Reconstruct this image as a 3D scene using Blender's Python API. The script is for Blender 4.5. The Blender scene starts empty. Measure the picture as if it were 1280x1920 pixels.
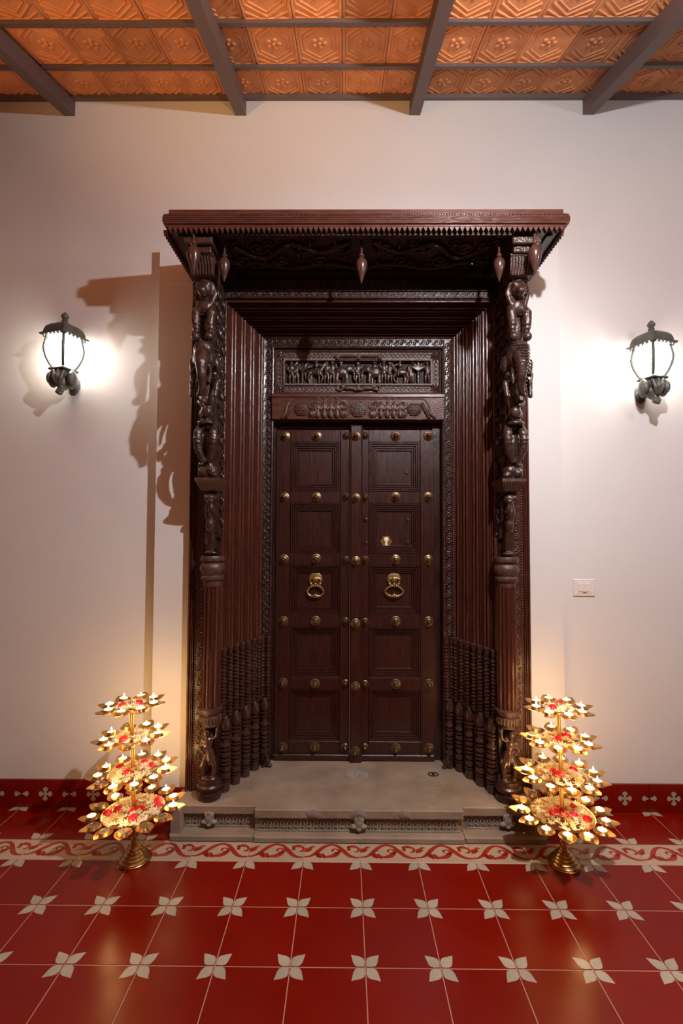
import bpy, math, random
from math import pi, sin, cos, radians as R
from mathutils import Vector, Matrix

random.seed(7)
sc = bpy.context.scene
COL = sc.collection

# ---------------------------------------------------------------- camera, world, lights, exposure
cam_d = bpy.data.cameras.new('camera'); cam = bpy.data.objects.new('camera', cam_d); COL.objects.link(cam)
cam_d.sensor_fit = 'VERTICAL'; cam_d.sensor_height = 36.0; cam_d.sensor_width = 24.0
cam_d.lens = 16.757; cam_d.clip_start = 0.05
cam.location = (0, -2.535, 1.448)
cam.rotation_euler = (Matrix.Rotation(R(0.42), 3, 'Z') @ Matrix.Rotation(R(90 + 2.14), 3, 'X') @ Matrix.Rotation(R(0.22), 3, 'Z')).to_euler()
sc.camera = cam
sc.view_settings.view_transform = 'Standard'; sc.view_settings.look = 'None'
sc.view_settings.exposure = 0.0; sc.view_settings.gamma = 1.0; sc.view_settings.use_curve_mapping = False

w = bpy.data.worlds.new('world'); sc.world = w; w.use_nodes = True
w.node_tree.nodes['Background'].inputs[0].default_value = (1.0, 0.50, 0.30, 1)
w.node_tree.nodes['Background'].inputs[1].default_value = 0.085

def light(name, typ, loc, col, energy, size=0.03, target=None, spot=None, sy=None):
    d = bpy.data.lights.new(name, typ); o = bpy.data.objects.new(name, d); COL.objects.link(o)
    o.location = loc; d.color = col; d.energy = energy
    if typ == 'AREA':
        d.size = size
        if sy: d.shape = 'RECTANGLE'; d.size_y = sy
    else: d.shadow_soft_size = size
    if spot: d.spot_size = R(spot); d.spot_blend = 1.0
    if target is not None:
        o.rotation_euler = (Vector(target) - Vector(loc)).to_track_quat('-Z', 'Y').to_euler()
    return o
LP = (0.76, -1.70, 2.99)
light('ceiling_spot', 'SPOT', LP, (0.96, 0.98, 1.0), 140, 0.02, (0.0, 0, 0.3), 140)
light('ceiling_bulb', 'POINT', LP, (0.96, 0.98, 1.0), 70, 0.02)
light('warm_ceiling_lamp', 'POINT', (-1.55, -2.0, 2.75), (1.0, 0.38, 0.13), 9, 0.12)
light('warm_ceiling_fill', 'SPOT', (-1.5, -1.9, 2.3), (1.0, 0.56, 0.23), 92, 0.06, (-0.9, -1.0, 3.7), 75)  # added warm fill to brighten the ceiling tiles, no fixture here
light('warm_ceiling_fill', 'SPOT', (0.1, -2.0, 2.3), (1.0, 0.56, 0.23), 60, 0.06, (-0.05, -1.0, 3.7), 75)  # second added fill aimed up at the tiles, also without a fixture
light('right_wall_fill', 'POINT', (2.3, -1.9, 2.75), (0.96, 0.98, 1.0), 28, 0.05)  # added neutral fill to lift the upper right wall

# ---------------------------------------------------------------- materials
def mat(name, col, rough=0.5, metal=0.0, col2=None, scale=8, stretch=(1, 1, 1), bump=0.0, bscale=60, coat=0.0, emis=None, estr=0, rnd=0.0, spec=0.5, detail=6):
    m = bpy.data.materials.new(name); m.use_nodes = True; nt = m.node_tree; N = nt.nodes; L = nt.links
    b = N['Principled BSDF']
    b.inputs['Base Color'].default_value = (*col, 1); b.inputs['Roughness'].default_value = rough
    b.inputs['Metallic'].default_value = metal; b.inputs['Specular IOR Level'].default_value = spec
    b.inputs['Coat Weight'].default_value = coat
    tc = N.new('ShaderNodeTexCoord'); mp = N.new('ShaderNodeMapping'); L.new(tc.outputs['Object'], mp.inputs[0])
    mp.inputs['Scale'].default_value = stretch
    last = None
    if col2:
        nz = N.new('ShaderNodeTexNoise'); nz.inputs['Scale'].default_value = scale; nz.inputs['Detail'].default_value = detail
        L.new(mp.outputs[0], nz.inputs['Vector'])
        rp = N.new('ShaderNodeValToRGB'); rp.color_ramp.elements[0].position = 0.33; rp.color_ramp.elements[1].position = 0.68
        rp.color_ramp.elements[0].color = (*col, 1); rp.color_ramp.elements[1].color = (*col2, 1)
        L.new(nz.outputs['Fac'], rp.inputs[0]); last = rp.outputs[0]
        rr = N.new('ShaderNodeMapRange'); rr.inputs['To Min'].default_value = rough * 0.8; rr.inputs['To Max'].default_value = min(1, rough * 1.3)
        L.new(nz.outputs['Fac'], rr.inputs[0]); L.new(rr.outputs[0], b.inputs['Roughness'])
    if rnd:
        oi = N.new('ShaderNodeObjectInfo'); hs = N.new('ShaderNodeHueSaturation')
        mr = N.new('ShaderNodeMapRange'); mr.inputs['To Min'].default_value = 1 - rnd; mr.inputs['To Max'].default_value = 1 + rnd
        L.new(oi.outputs['Random'], mr.inputs[0]); L.new(mr.outputs[0], hs.inputs['Value'])
        if last: L.new(last, hs.inputs['Color'])
        else: hs.inputs['Color'].default_value = (*col, 1)
        last = hs.outputs[0]
    if last: L.new(last, b.inputs['Base Color'])
    if bump:
        n2 = N.new('ShaderNodeTexNoise'); n2.inputs['Scale'].default_value = bscale; n2.inputs['Detail'].default_value = 4
        L.new(mp.outputs[0], n2.inputs['Vector'])
        bp = N.new('ShaderNodeBump'); bp.inputs['Strength'].default_value = bump; bp.inputs['Distance'].default_value = 0.01
        L.new(n2.outputs['Fac'], bp.inputs['Height']); L.new(bp.outputs[0], b.inputs['Normal'])
    if emis:
        b.inputs['Emission Color'].default_value = (*emis, 1); b.inputs['Emission Strength'].default_value = estr
    return m

M_wall = mat('painted_plaster', (0.665, 0.635, 0.63), 0.75, bump=0.08, bscale=14, col2=(0.685, 0.655, 0.65), scale=2)
M_red = mat('red_cement_tile', (0.175, 0.0045, 0.0010), 0.24, col2=(0.195, 0.007, 0.0015), scale=5, rnd=0.08, bump=0.02, bscale=9, spec=0.28)
M_cream = mat('cream_cement', (0.47, 0.355, 0.25), 0.32, col2=(0.42, 0.32, 0.23), scale=12, rnd=0.05)
M_grout = mat('pale_grout', (0.45, 0.27, 0.19), 0.6)
M_pat = mat('red_cement_print', (0.30, 0.02, 0.008), 0.3, col2=(0.36, 0.03, 0.012), scale=9)
M_petal = mat('grey_cream_inlay', (0.37, 0.325, 0.25), 0.32, col2=(0.44, 0.39, 0.31), scale=14, rnd=0.10)
M_terra = mat('terracotta', (0.60, 0.22, 0.085), 0.85, col2=(0.68, 0.29, 0.12), scale=10, bump=0.15, bscale=60, rnd=0.30)
M_rafter = mat('brown_painted_steel', (0.115, 0.072, 0.062), 0.5, col2=(0.135, 0.086, 0.075), scale=5)
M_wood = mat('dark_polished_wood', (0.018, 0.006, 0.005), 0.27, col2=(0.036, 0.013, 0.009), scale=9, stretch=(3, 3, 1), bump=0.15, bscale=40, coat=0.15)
M_back = mat('unpolished_dark_wood', (0.016, 0.008, 0.006), 0.7)
M_carve = mat('carved_dark_wood', (0.026, 0.012, 0.009), 0.24, col2=(0.054, 0.025, 0.018), scale=30, bump=0.35, bscale=110, coat=0.25)
M_carveband = mat('carved_brown_wood', (0.050, 0.021, 0.015), 0.34, col2=(0.095, 0.042, 0.031), scale=40, bump=0.3, bscale=150)
M_carve2 = mat('turned_wood', (0.034, 0.013, 0.009), 0.25, col2=(0.065, 0.026, 0.018), scale=25, coat=0.3)
M_reed = mat('reeded_red_wood', (0.048, 0.012, 0.008), 0.25, col2=(0.085, 0.022, 0.013), scale=10, stretch=(14, 14, 1), bump=0.15, bscale=30, coat=0.1)
M_reedh = mat('reeded_red_wood_across', (0.045, 0.012, 0.008), 0.27, col2=(0.078, 0.021, 0.013), scale=10, stretch=(1, 14, 14), bump=0.15, bscale=30, coat=0.1)
M_leaf = mat('door_leaf_wood', (0.026, 0.0055, 0.0042), 0.30, col2=(0.042, 0.0095, 0.0065), scale=9, stretch=(9, 9, 1), bump=0.12, bscale=30, coat=0.12)
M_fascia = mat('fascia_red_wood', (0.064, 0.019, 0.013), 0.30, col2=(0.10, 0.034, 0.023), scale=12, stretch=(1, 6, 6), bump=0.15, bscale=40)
M_boss = mat('aged_brass', (0.24, 0.16, 0.085), 0.36, 0.85, col2=(0.13, 0.085, 0.05), scale=40)
M_brassy = mat('polished_brass', (0.60, 0.36, 0.12), 0.32, 0.95, col2=(0.48, 0.27, 0.09), scale=25)
M_base = mat('lamp_base_brass', (0.66, 0.46, 0.20), 0.28, 1.0, col2=(0.52, 0.35, 0.14), scale=20)
M_knock = mat('worn_brass', (0.46, 0.31, 0.14), 0.38, 0.85, col2=(0.32, 0.20, 0.09), scale=50)
M_silver = mat('tealight_foil', (0.72, 0.70, 0.68), 0.28, 1.0)
M_wax = mat('flame_lit_wax', (0.95, 0.82, 0.58), 0.5, emis=(1.0, 0.66, 0.28), estr=1.9)  # emission stands in for flame light glowing through the wax
M_waxoff = mat('spent_wax', (0.11, 0.08, 0.06), 0.35, col2=(0.16, 0.12, 0.09), scale=30)
M_flame = mat('candle_flame', (1, 0.8, 0.4), 0.5, emis=(1.0, 0.74, 0.34), estr=22)
M_jas = mat('jasmine_petal', (0.88, 0.78, 0.52), 0.6, col2=(0.96, 0.90, 0.70), scale=60)
M_rose = mat('rose_petal', (0.62, 0.008, 0.02), 0.5, col2=(0.75, 0.02, 0.04), scale=60)
M_iron = mat('verdigris_black_iron', (0.085, 0.085, 0.080), 0.42, 0.3, col2=(0.14, 0.14, 0.13), scale=30, bump=0.2, bscale=60)
M_glow = mat('frosted_glass_lit', (1, 1, 1), 0.4, emis=(1.0, 0.93, 0.78), estr=28)
M_stone = mat('grey_granite', (0.24, 0.175, 0.125), 0.66, col2=(0.33, 0.25, 0.185), scale=7, bump=0.35, bscale=45)
M_stoned = mat('weathered_granite', (0.24, 0.195, 0.165), 0.7, col2=(0.36, 0.30, 0.25), scale=14, bump=0.5, bscale=60)
M_switch = mat('white_plastic', (0.74, 0.68, 0.64), 0.35)
M_dark = mat('dark_slot', (0.012, 0.01, 0.01), 0.6)
M_keyp = mat('bright_keyhole_brass', (0.95, 0.85, 0.60), 0.4, 0.3)

# ---------------------------------------------------------------- mesh helpers
class MB:
    def __init__(s): s.v = []; s.f = []; s.m = []; s.mi = 0
    def add(s, vs, fs):
        o = len(s.v); s.v += [tuple(p) for p in vs]
        for f in fs: s.f.append(tuple(i + o for i in f)); s.m.append(s.mi)
        return s
    def box(s, x0, x1, y0, y1, z0, z1, bev=0.0):
        if x0 > x1: x0, x1 = x1, x0
        if bev > 0:
            b = min(bev, (x1-x0)/3, (z1-z0)/3, abs(y1-y0)/2)
            # bevel on the front (y0) face
            vs = [(x0, y1, z0), (x1, y1, z0), (x1, y1, z1), (x0, y1, z1), (x0, y0+b, z0), (x1, y0+b, z0), (x1, y0+b, z1), (x0, y0+b, z1),
                  (x0+b, y0, z0+b), (x1-b, y0, z0+b), (x1-b, y0, z1-b), (x0+b, y0, z1-b)]
            return s.add(vs, [(0, 3, 2, 1), (0, 1, 5, 4), (1, 2, 6, 5), (2, 3, 7, 6), (3, 0, 4, 7), (4, 5, 9, 8), (5, 6, 10, 9), (6, 7, 11, 10), (7, 4, 8, 11), (8, 9, 10, 11)])
        vs = [(x, y, z) for z in (z0, z1) for y in (y0, y1) for x in (x0, x1)]
        return s.add(vs, [(0, 2, 3, 1), (4, 5, 7, 6), (0, 1, 5, 4), (2, 6, 7, 3), (0, 4, 6, 2), (1, 3, 7, 5)])
    def lathe(s, prof, c=(0, 0, 0), n=16, mtx=None, half=False):
        vs = []; k = len(prof)
        for i in range(n):
            a = 2*pi*i/n
            for r, z in prof: vs.append(Vector((r*cos(a), r*sin(a), z)))
        fs = []
        for i in range(n):
            j = (i+1) % n
            for q in range(k-1): fs.append((i*k+q, j*k+q, j*k+q+1, i*k+q+1))
        fs.append(tuple(i*k for i in range(n))[::-1]); fs.append(tuple(i*k+k-1 for i in range(n)))
        if mtx: vs = [mtx @ p for p in vs]
        vs = [p + Vector(c) for p in vs]
        return s.add(vs, fs)
    def ell(s, c, r, rot=None, n=10, m=6):
        if not hasattr(r, '__len__'): r = (r, r, r)
        vs = [Vector((0, 0, -1))]
        for j in range(1, m):
            t = -pi/2 + pi*j/m
            for i in range(n): vs.append(Vector((cos(t)*cos(2*pi*i/n), cos(t)*sin(2*pi*i/n), sin(t))))
        vs.append(Vector((0, 0, 1)))
        fs = [(0, 1+(i+1) % n, 1+i) for i in range(n)]
        for j in range(m-2):
            for i in range(n):
                a = 1+j*n+i; b = 1+j*n+(i+1) % n; fs.append((a, b, b+n, a+n))
        top = len(vs)-1; q = 1+(m-2)*n
        fs += [(top, q+i, q+(i+1) % n) for i in range(n)]
        vs = [Vector((p.x*r[0], p.y*r[1], p.z*r[2])) for p in vs]
        if rot is not None: vs = [rot @ p for p in vs]
        return s.add([p + Vector(c) for p in vs], fs)
    def tube(s, pts, rad, n=6, cap=True, flat=None):
        pts = [Vector(p) for p in pts]; k = len(pts)
        rr = rad if hasattr(rad, '__len__') else [rad]*k
        vs = []; prev = None
        for i, p in enumerate(pts):
            t = (pts[min(i+1, k-1)] - pts[max(i-1, 0)])
            if t.length < 1e-9: t = Vector((0, 0, 1))
            t.normalize()
            if prev is None:
                u = t.orthogonal().normalized()
            else:
                u = prev - t*prev.dot(t); u = u.normalized() if u.length > 1e-6 else t.orthogonal().normalized()
            prev = u; w_ = t.cross(u)
            for a in range(n):
                an = 2*pi*a/n; vs.append(p + (u*cos(an) + w_*sin(an))*rr[i])
        fs = []
        for i in range(k-1):
            for a in range(n):
                b = (a+1) % n; fs.append((i*n+a, i*n+b, (i+1)*n+b, (i+1)*n+a))
        if cap: fs.append(tuple(range(n))[::-1]); fs.append(tuple((k-1)*n+a for a in range(n)))
        return s.add(vs, fs)
    def poly(s, pts, h, axis='z', base=0.0):
        # extruded polygon. axis z: pts (x,y) from base to base+h ; axis y: pts (x,z) from y=base to base+h
        n = len(pts)
        if axis == 'z': vs = [(x, y, base) for x, y in pts] + [(x, y, base+h) for x, y in pts]
        elif axis == 'y': vs = [(x, base, z) for x, z in pts] + [(x, base+h, z) for x, z in pts]
        else: vs = [(base, x, z) for x, z in pts] + [(base+h, x, z) for x, z in pts]
        fs = [tuple(range(n)), tuple(range(2*n-1, n-1, -1))] + [(i, (i+1) % n, n+(i+1) % n, n+i) for i in range(n)]
        return s.add(vs, fs)
    def ribbon(s, pts, ws, z, plane='xy', steps=5):
        P = catmull(pts, steps); W = catmull([(a, 0) for a in ws], steps)
        vs = []; k = len(P)
        for i, p in enumerate(P):
            a = Vector(P[min(i+1, k-1)]) - Vector(P[max(i-1, 0)]); a = Vector((-a.y, a.x)); a = a.normalized() if a.length > 1e-9 else Vector((0, 1))
            for sg in (-1, 1):
                q = Vector(p) + a*W[i][0]*sg*0.5
                vs.append((q.x, q.y, z) if plane == 'xy' else (q.x, z, q.y))
        return s.add(vs, [(2*i, 2*i+1, 2*i+3, 2*i+2) if plane != 'xy' else (2*i, 2*i+2, 2*i+3, 2*i+1) for i in range(k-1)])
    def sweep_u(s, prof, xl, xr, zt, zb, kz=1.0):
        # prof: (r outward from the opening, y).  path: up left jamb, over, down right jamb; mitred
        k = len(prof); vs = []
        for r, y in prof: vs.append((xl-r, y, zb))
        for r, y in prof: vs.append((xl-r, y, zt+r*kz))
        for r, y in prof: vs.append((xr+r, y, zt+r*kz))
        for r, y in prof: vs.append((xr+r, y, zb))
        fs = []
        for q in range(3):
            for i in range(k-1): fs.append((q*k+i, q*k+i+1, (q+1)*k+i+1, (q+1)*k+i))
        return s.add(vs, fs)
    def sweep_rect(s, prof, x0, x1, z0, z1):
        k = len(prof); vs = []
        for r, y in prof: vs.append((x0+r, y, z0+r))
        for r, y in prof: vs.append((x1-r, y, z0+r))
        for r, y in prof: vs.append((x1-r, y, z1-r))
        for r, y in prof: vs.append((x0+r, y, z1-r))
        fs = []
        for q in range(4):
            w_ = (q+1) % 4
            for i in range(k-1): fs.append((q*k+i, q*k+i+1, w_*k+i+1, w_*k+i))
        return s.add(vs, fs)
    def mesh(s, name, mats, ang=35, fix=True):
        me = bpy.data.meshes.new(name); me.from_pydata(s.v, [], s.f)
        if not isinstance(mats, (list, tuple)): mats = [mats]
        for m in mats: me.materials.append(m)
        me.polygons.foreach_set('material_index', s.m)
        me.polygons.foreach_set('use_smooth', [True]*len(s.f))
        me.update()
        if fix:
            import bmesh
            bm = bmesh.new(); bm.from_mesh(me); bmesh.ops.recalc_face_normals(bm, faces=bm.faces); bm.to_mesh(me); bm.free()
        me.set_sharp_from_angle(angle=R(ang))
        return me
    def obj(s, name, mats, parent=None, loc=(0, 0, 0), rot=(0, 0, 0), ang=35, kind=None, **kw):
        o = bpy.data.objects.new(name, s.mesh(name, mats, ang)); COL.objects.link(o)
        o.location = loc; o.rotation_euler = rot
        if parent: o.parent = parent
        if kind: o['kind'] = kind
        for k_, v in kw.items(): o[k_] = v
        return o

def catmull(pts, steps=5):
    P = [Vector(p) for p in pts]; out = []
    for i in range(len(P)-1):
        a = P[max(i-1, 0)]; b = P[i]; c = P[i+1]; d = P[min(i+2, len(P)-1)]
        for k in range(steps):
            t = k/steps
            out.append(0.5*((2*b) + (c-a)*t + (2*a-5*b+4*c-d)*t*t + (3*b-a-3*c+d)*t**3))
    out.append(P[-1]); return out

def inst(me, name, parent=None, loc=(0, 0, 0), rot=(0, 0, 0), scale=(1, 1, 1), **kw):
    o = bpy.data.objects.new(name, me); COL.objects.link(o); o.location = loc; o.rotation_euler = rot; o.scale = scale
    if parent: o.parent = parent
    for k, v in kw.items(): o[k] = v
    return o
def thing(name, label=None, cat=None, loc=(0, 0, 0), group=None, rot=(0, 0, 0), kind=None):
    o = bpy.data.objects.new(name, None); COL.objects.link(o); o.location = loc; o.rotation_euler = rot
    o.empty_display_size = 0.05
    if label: o['label'] = label
    if cat: o['category'] = cat
    if group: o['group'] = group
    if kind: o['kind'] = kind
    return o

def blob(name, shapes, m, parent, voxel=0.005, loc=(0, 0, 0), flip=1, smooth=2, **kw):
    """one continuous carved surface from overlapping ellipsoids ('e',c,r[,rotX,rotY,rotZ]) and tapered limbs ('t',pts,radii)"""
    b = MB()
    for sh in shapes:
        if sh[0] == 'e':
            rot = None
            if len(sh) > 3: rot = Matrix.Rotation(R(sh[3]), 3, 'X') @ Matrix.Rotation(R(sh[4])*flip, 3, 'Y')
            c = (sh[1][0]*flip, sh[1][1], sh[1][2]); b.ell(c, sh[2], rot, 12, 8)
        elif sh[0] == 't':
            pts = [(p[0]*flip, p[1], p[2]) for p in sh[1]]
            b.tube(pts, sh[2], 8)
            for p, r in ((pts[0], sh[2][0] if hasattr(sh[2], '__len__') else sh[2]), (pts[-1], sh[2][-1] if hasattr(sh[2], '__len__') else sh[2])): b.ell(p, r, None, 8, 6)
        elif sh[0] == 'b':
            x0, x1, y0, y1, z0, z1 = sh[1]; b.box(x0*flip, x1*flip, y0, y1, z0, z1)
    o = b.obj(name, m, parent, loc, **kw)
    r = o.modifiers.new('remesh', 'REMESH'); r.mode = 'VOXEL'; r.voxel_size = voxel; r.use_smooth_shade = True
    if smooth:
        q = o.modifiers.new('smooth', 'SMOOTH'); q.factor = 0.5; q.iterations = smooth
    return o

CX = 0.076           # centre line of the doorway
# ================================================================= ROOM
# wall_back: plaster wall with the door opening
b = MB()
b.box(-3.3, CX-0.70, 0, 0.45, 0, 4.05); b.box(CX+0.70, 3.3, 0, 0.45, 0, 4.05); b.box(CX-0.70, CX+0.70, 0, 0.45, 2.66, 4.05)
wall = b.obj('wall_back', M_wall, kind='structure')
PY = -0.066
b = MB()
b.box(-0.986, CX-0.78, PY, 0.0, 0, 2.955); b.box(CX+0.78, 1.122, PY, 0.0, 0, 2.955); b.box(CX-0.78, CX+0.78, PY, 0.0, 2.74, 2.955)
b.obj('trim_1', M_wall, kind='structure', label='raised plaster panel around the carved doorway')

# floor: grout bed with single tiles
b = MB(); b.box(-3.0, 3.0, -3.6, 0.30, -0.06, -0.0012)
floor = b.obj('floor', M_grout, kind='structure')
T = 0.25; X0 = 0.0732   # a joint line
def petal_pts(sx, sy, ox, oy, k=1.0):
    P = [(.002, .002), (.022, .001), (.033, .005), (.039, .016), (.046, .046), (.016, .039), (.005, .033), (.001, .022)]
    q = [(ox + sx*x*k, oy + sy*y*k) for x, y in P]
    return q if sx*sy > 0 else q[::-1]
def tile_mesh(name, wx, wy, petals=True, border=False):
    g = 0.0015; b = MB(); bv = 0.0012
    hx = wx/2-g; hy = wy/2-g
    vs = [(-hx, -hy, -.02), (hx, -hy, -.02), (hx, hy, -.02), (-hx, hy, -.02), (-hx, -hy, -bv), (hx, -hy, -bv), (hx, hy, -bv), (-hx, hy, -bv),
          (-hx+bv, -hy+bv, 0), (hx-bv, -hy+bv, 0), (hx-bv, hy-bv, 0), (-hx+bv, hy-bv, 0)]
    b.add(vs, [(0, 1, 5, 4), (1, 2, 6, 5), (2, 3, 7, 6), (3, 0, 4, 7), (4, 5, 9, 8), (5, 6, 10, 9), (6, 7, 11, 10), (7, 4, 8, 11), (8, 9, 10, 11)])
    b.mi = 1
    if petals:
        for sx in (-1, 1):
            for sy in (-1, 1):
                P = petal_pts(-sx, -sy, sx*hx, sy*hy); b.add([(x, y, 0.0003) for x, y in P], [tuple(range(len(P)))])
    if border:
        def uv(u, v): return (-hx + u*2*hx, -hy + v*2*hy)
        def rb(pts, ws): b.ribbon([uv(*p) for p in pts], [q*wx*1.35 for q in ws], 0.0003)
        rb([(0, .24), (.08, .25), (.17, .36), (.26, .56), (.36, .76), (.48, .86), (.60, .78), (.70, .55), (.80, .32), (.90, .22), (1, .22)],
           [.022, .03, .045, .06, .05, .035, .045, .06, .055, .035, .022])
        rb([(.19, .40), (.25, .28), (.33, .24), (.44, .25), (.53, .30), (.60, .42), (.62, .55), (.56, .64), (.50, .58), (.52, .50)],
           [.01, .05, .035, .045, .07, .06, .035, .02, .03, .02])
        rb([(.22, .46), (.27, .30), (.29, .16)], [.05, .05, .004])
        rb([(.30, .40), (.35, .30), (.37, .14)], [.03, .04, .004])
        rb([(.54, .42), (.62, .46), (.70, .60)], [.05, .03, .003])
        rb([(.76, .80), (.80, .70), (.80, .56)], [.004, .04, .05])
        rb([(.77, .72), (.86, .78), (.94, .74), (.985, .64), (.96, .52), (.90, .50)], [.02, .05, .035, .03, .03, .012])
        rb([(.0, .62), (.06, .60), (.13, .74), (.19, .72)], [.05, .06, .035, .004])
        rb([(.0, .50), (.06, .52), (.13, .62)], [.03, .03, .02])
    return b.mesh(name, [M_cream, M_pat] if border else [M_red, M_petal], fix=False)
me_t = tile_mesh('floor_tile', T, T); me_far = tile_mesh('floor_tile', T, 0.2665); me_b = tile_mesh('border_tile', T, 0.134, False, True)
rows = [(-0.2675+0.13325, me_far, 'floor_tile'), (-0.3345, me_b, 'border_tile')] + [(-0.4015-T/2-T*i, me_t, 'floor_tile') for i in range(9)]
for ri, (y, me, nm) in enumerate(rows):
    for c in range(-9, 9):
        x = X0 + T*(c+0.5)
        if ri > 5 and not (-6 < c < 6): continue
        inst(me, nm, floor, (x, y, 0))

# skirting tiles
def skirt_mesh(wx, h=0.14, part=None):
    b = MB(); g = .0012; hx = wx/2-g
    b.box(-hx, hx, -0.012, 0, 0.001, h, 0.002); b.mi = 1
    def pt(cx, cz, a, L=.034, W=.017):
        P = [(0, -.0), (.006, .005), (.014, .006), (.020, .013), (.030, .012), (L, 0), (.030, -.012), (.020, -.013), (.014, -.006), (.006, -.005)]
        q = [(cx + x*cos(a) - z*sin(a), cz + x*sin(a) + z*cos(a)) for x, z in P]
        q = [p for p in q]
        if all(-hx <= p[0] <= hx for p in q): b.add([(x, -0.0124, z) for x, z in q], [tuple(range(len(q)))])
    for k in range(4): pt(0, h/2, k*pi/2, .036)
    if wx > .2:
        for sx in (-1, 1):
            pt(sx*(hx-.001), h/2, pi if sx > 0 else 0, .036)
    return b.mesh('skirting_tile', [M_red, M_petal], fix=False)
sk = skirt_mesh(T)
bb = MB().box(-3.0, -0.986, -0.002, 0.0, 0, .138).obj('baseboard_left', M_grout, kind='structure')
for k in range(-5, 3):
    x = -1.677 + T*(k+.5)
    if x + T/2 < -1.17 and x > -2.9: inst(sk, 'skirting_tile', bb, (x, -0.002, 0))
w_ = -0.986 - (-1.177)
inst(skirt_mesh(w_), 'skirting_tile', bb, (-1.177+w_/2, -0.002, 0))
bb = MB().box(1.122, 3.0, -0.002, 0.0, 0, .138).obj('baseboard_right', M_grout, kind='structure')
for k in range(-2, 6):
    x = 1.573 + T*(k+.5)
    if x - T/2 > 1.20: inst(sk, 'skirting_tile', bb, (x, -0.002, 0))
w_ = 1.323-1.122
inst(skirt_mesh(w_), 'skirting_tile', bb, (1.323-w_/2, -0.002, 0))
bb = MB().box(-0.986, -0.80, PY-0.004, PY, 0, .138).obj('baseboard_panel_left', M_grout, kind='structure')
inst(skirt_mesh(.184), 'skirting_tile', bb, (-0.893, PY-0.004, 0))
bb = MB().box(0.955, 1.122, PY-0.004, PY, 0, .138).obj('baseboard_panel_right', M_grout, kind='structure')
inst(skirt_mesh(.165), 'skirting_tile', bb, (1.039, PY-0.004, 0))

# ceiling: sloping tiles on purlins and rafters
S = 0.351; CZ = 3.822; ang = math.atan(S)
ceil = thing('ceiling', kind='structure', loc=(0, 0, CZ), rot=(ang, 0, 0))   # local -y runs down the slope towards the room
TL = 0.315; TW = 0.21
b = MB()
b.box(-TW/2+.0015, TW/2-.0015, -TL/2+.0015, TL/2-.0015, 0.008, 0.028)
def rib(p, q, wd, h=0.005, z=0.008):
    p = Vector(p); q = Vector(q); d = (q-p).normalized(); n = Vector((-d.y, d.x))*wd/2; m_ = n*0.45
    vs = [(*(p+n), z), (*(p-n), z), (*(q-n), z), (*(q+n), z), (*(p+m_), z-h), (*(p-m_), z-h), (*(q-m_), z-h), (*(q+m_), z-h)]
    b.add(vs, [(0, 1, 5, 4), (1, 2, 6, 5), (2, 3, 7, 6), (3, 0, 4, 7), (4, 5, 6, 7)])
hx, hy = TW/2-.008, TL/2-.009
for p, q in (((-hx, -hy-.006), (-hx, hy+.006)), ((hx, -hy-.006), (hx, hy+.006)), ((-hx, -hy), (hx, -hy)), ((-hx, hy), (hx, hy))): rib(p, q, .015)
H = [(0, -hy+.012), (hx-.012, -.06), (hx-.012, .06), (0, hy-.012), (-hx+.012, .06), (-hx+.012, -.06)]
for i in range(6): rib(H[i], H[(i+1) % 6], .011)
H2 = [(x*.78, y*.78) for x, y in H]
for i in range(6): rib(H2[i], H2[(i+1) % 6], .006, .004)
for sx in (-1, 1):
    for sy in (-1, 1): rib((sx*(hx-.006), sy*(hy-.045)), (sx*.035, sy*(hy-.008)), .009)
for i in range(5):
    a = 2*pi*i/5; b.lathe([(.011, .009), (.009, .003), (.004, .001)], (.026*cos(a), .03*sin(a), 0), 8)
b.lathe([(.010, .009), (.007, .002), (.003, .0)], (0, 0, 0), 8)
me_c = b.mesh('ceiling_tile', M_terra)
for r in range(9):
    for c in range(-15, 16):
        inst(me_c, 'ceiling_tile', ceil, (-.02 + TW*(c+.5), 0.019 - TL*(r+.5), random.uniform(-.0015, .0015)), (R(random.uniform(-.5, .5)), R(random.uniform(-.5, .5)), 0))
b = MB()
for r in range(0, 10):
    yy = -TL*r + .019
    if r == 0: continue
    MB().box(-3.25, 3.25, yy-.013, yy+.013, -.010, .010).obj('purlin', M_rafter, ceil)
MB().box(-3.25, 3.25, -.035, .02, -.016, .03).obj('wall_plate', M_rafter, ceil)
MB().box(-3.25, 3.25, -2.83, .02, .03, .036).obj('roof_deck', M_rafter, ceil)
for x in (-2.47, -1.525, -0.580, 0.375, 1.322, 2.27, 3.21):
    MB().box(x-.029, x+.029, -2.83, 0.03, -.094, -.012).obj('rafter', M_rafter, ceil)

# ================================================================= STONE STEP
ZS = 0.15
st = thing('stone_threshold', 'weathered grey granite step with carved front under the doorway', 'step', (CX, -0.2, 0))
st.location = (0, 0, 0)
b = MB()
xl, xr = -0.79, 0.93
b.poly([(xl, 0.0), (xl, -.205), (-.405, -.205), (-.405, -.235), (.555, -.235), (.555, -.205), (xr, -.205), (xr, 0.0), (.76, 0.0), (.76, .31), (-.61, .31), (-.61, 0.0)], ZS-.032, 'z', .032)
b.obj('slab', M_stone, st, ang=20)
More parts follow.
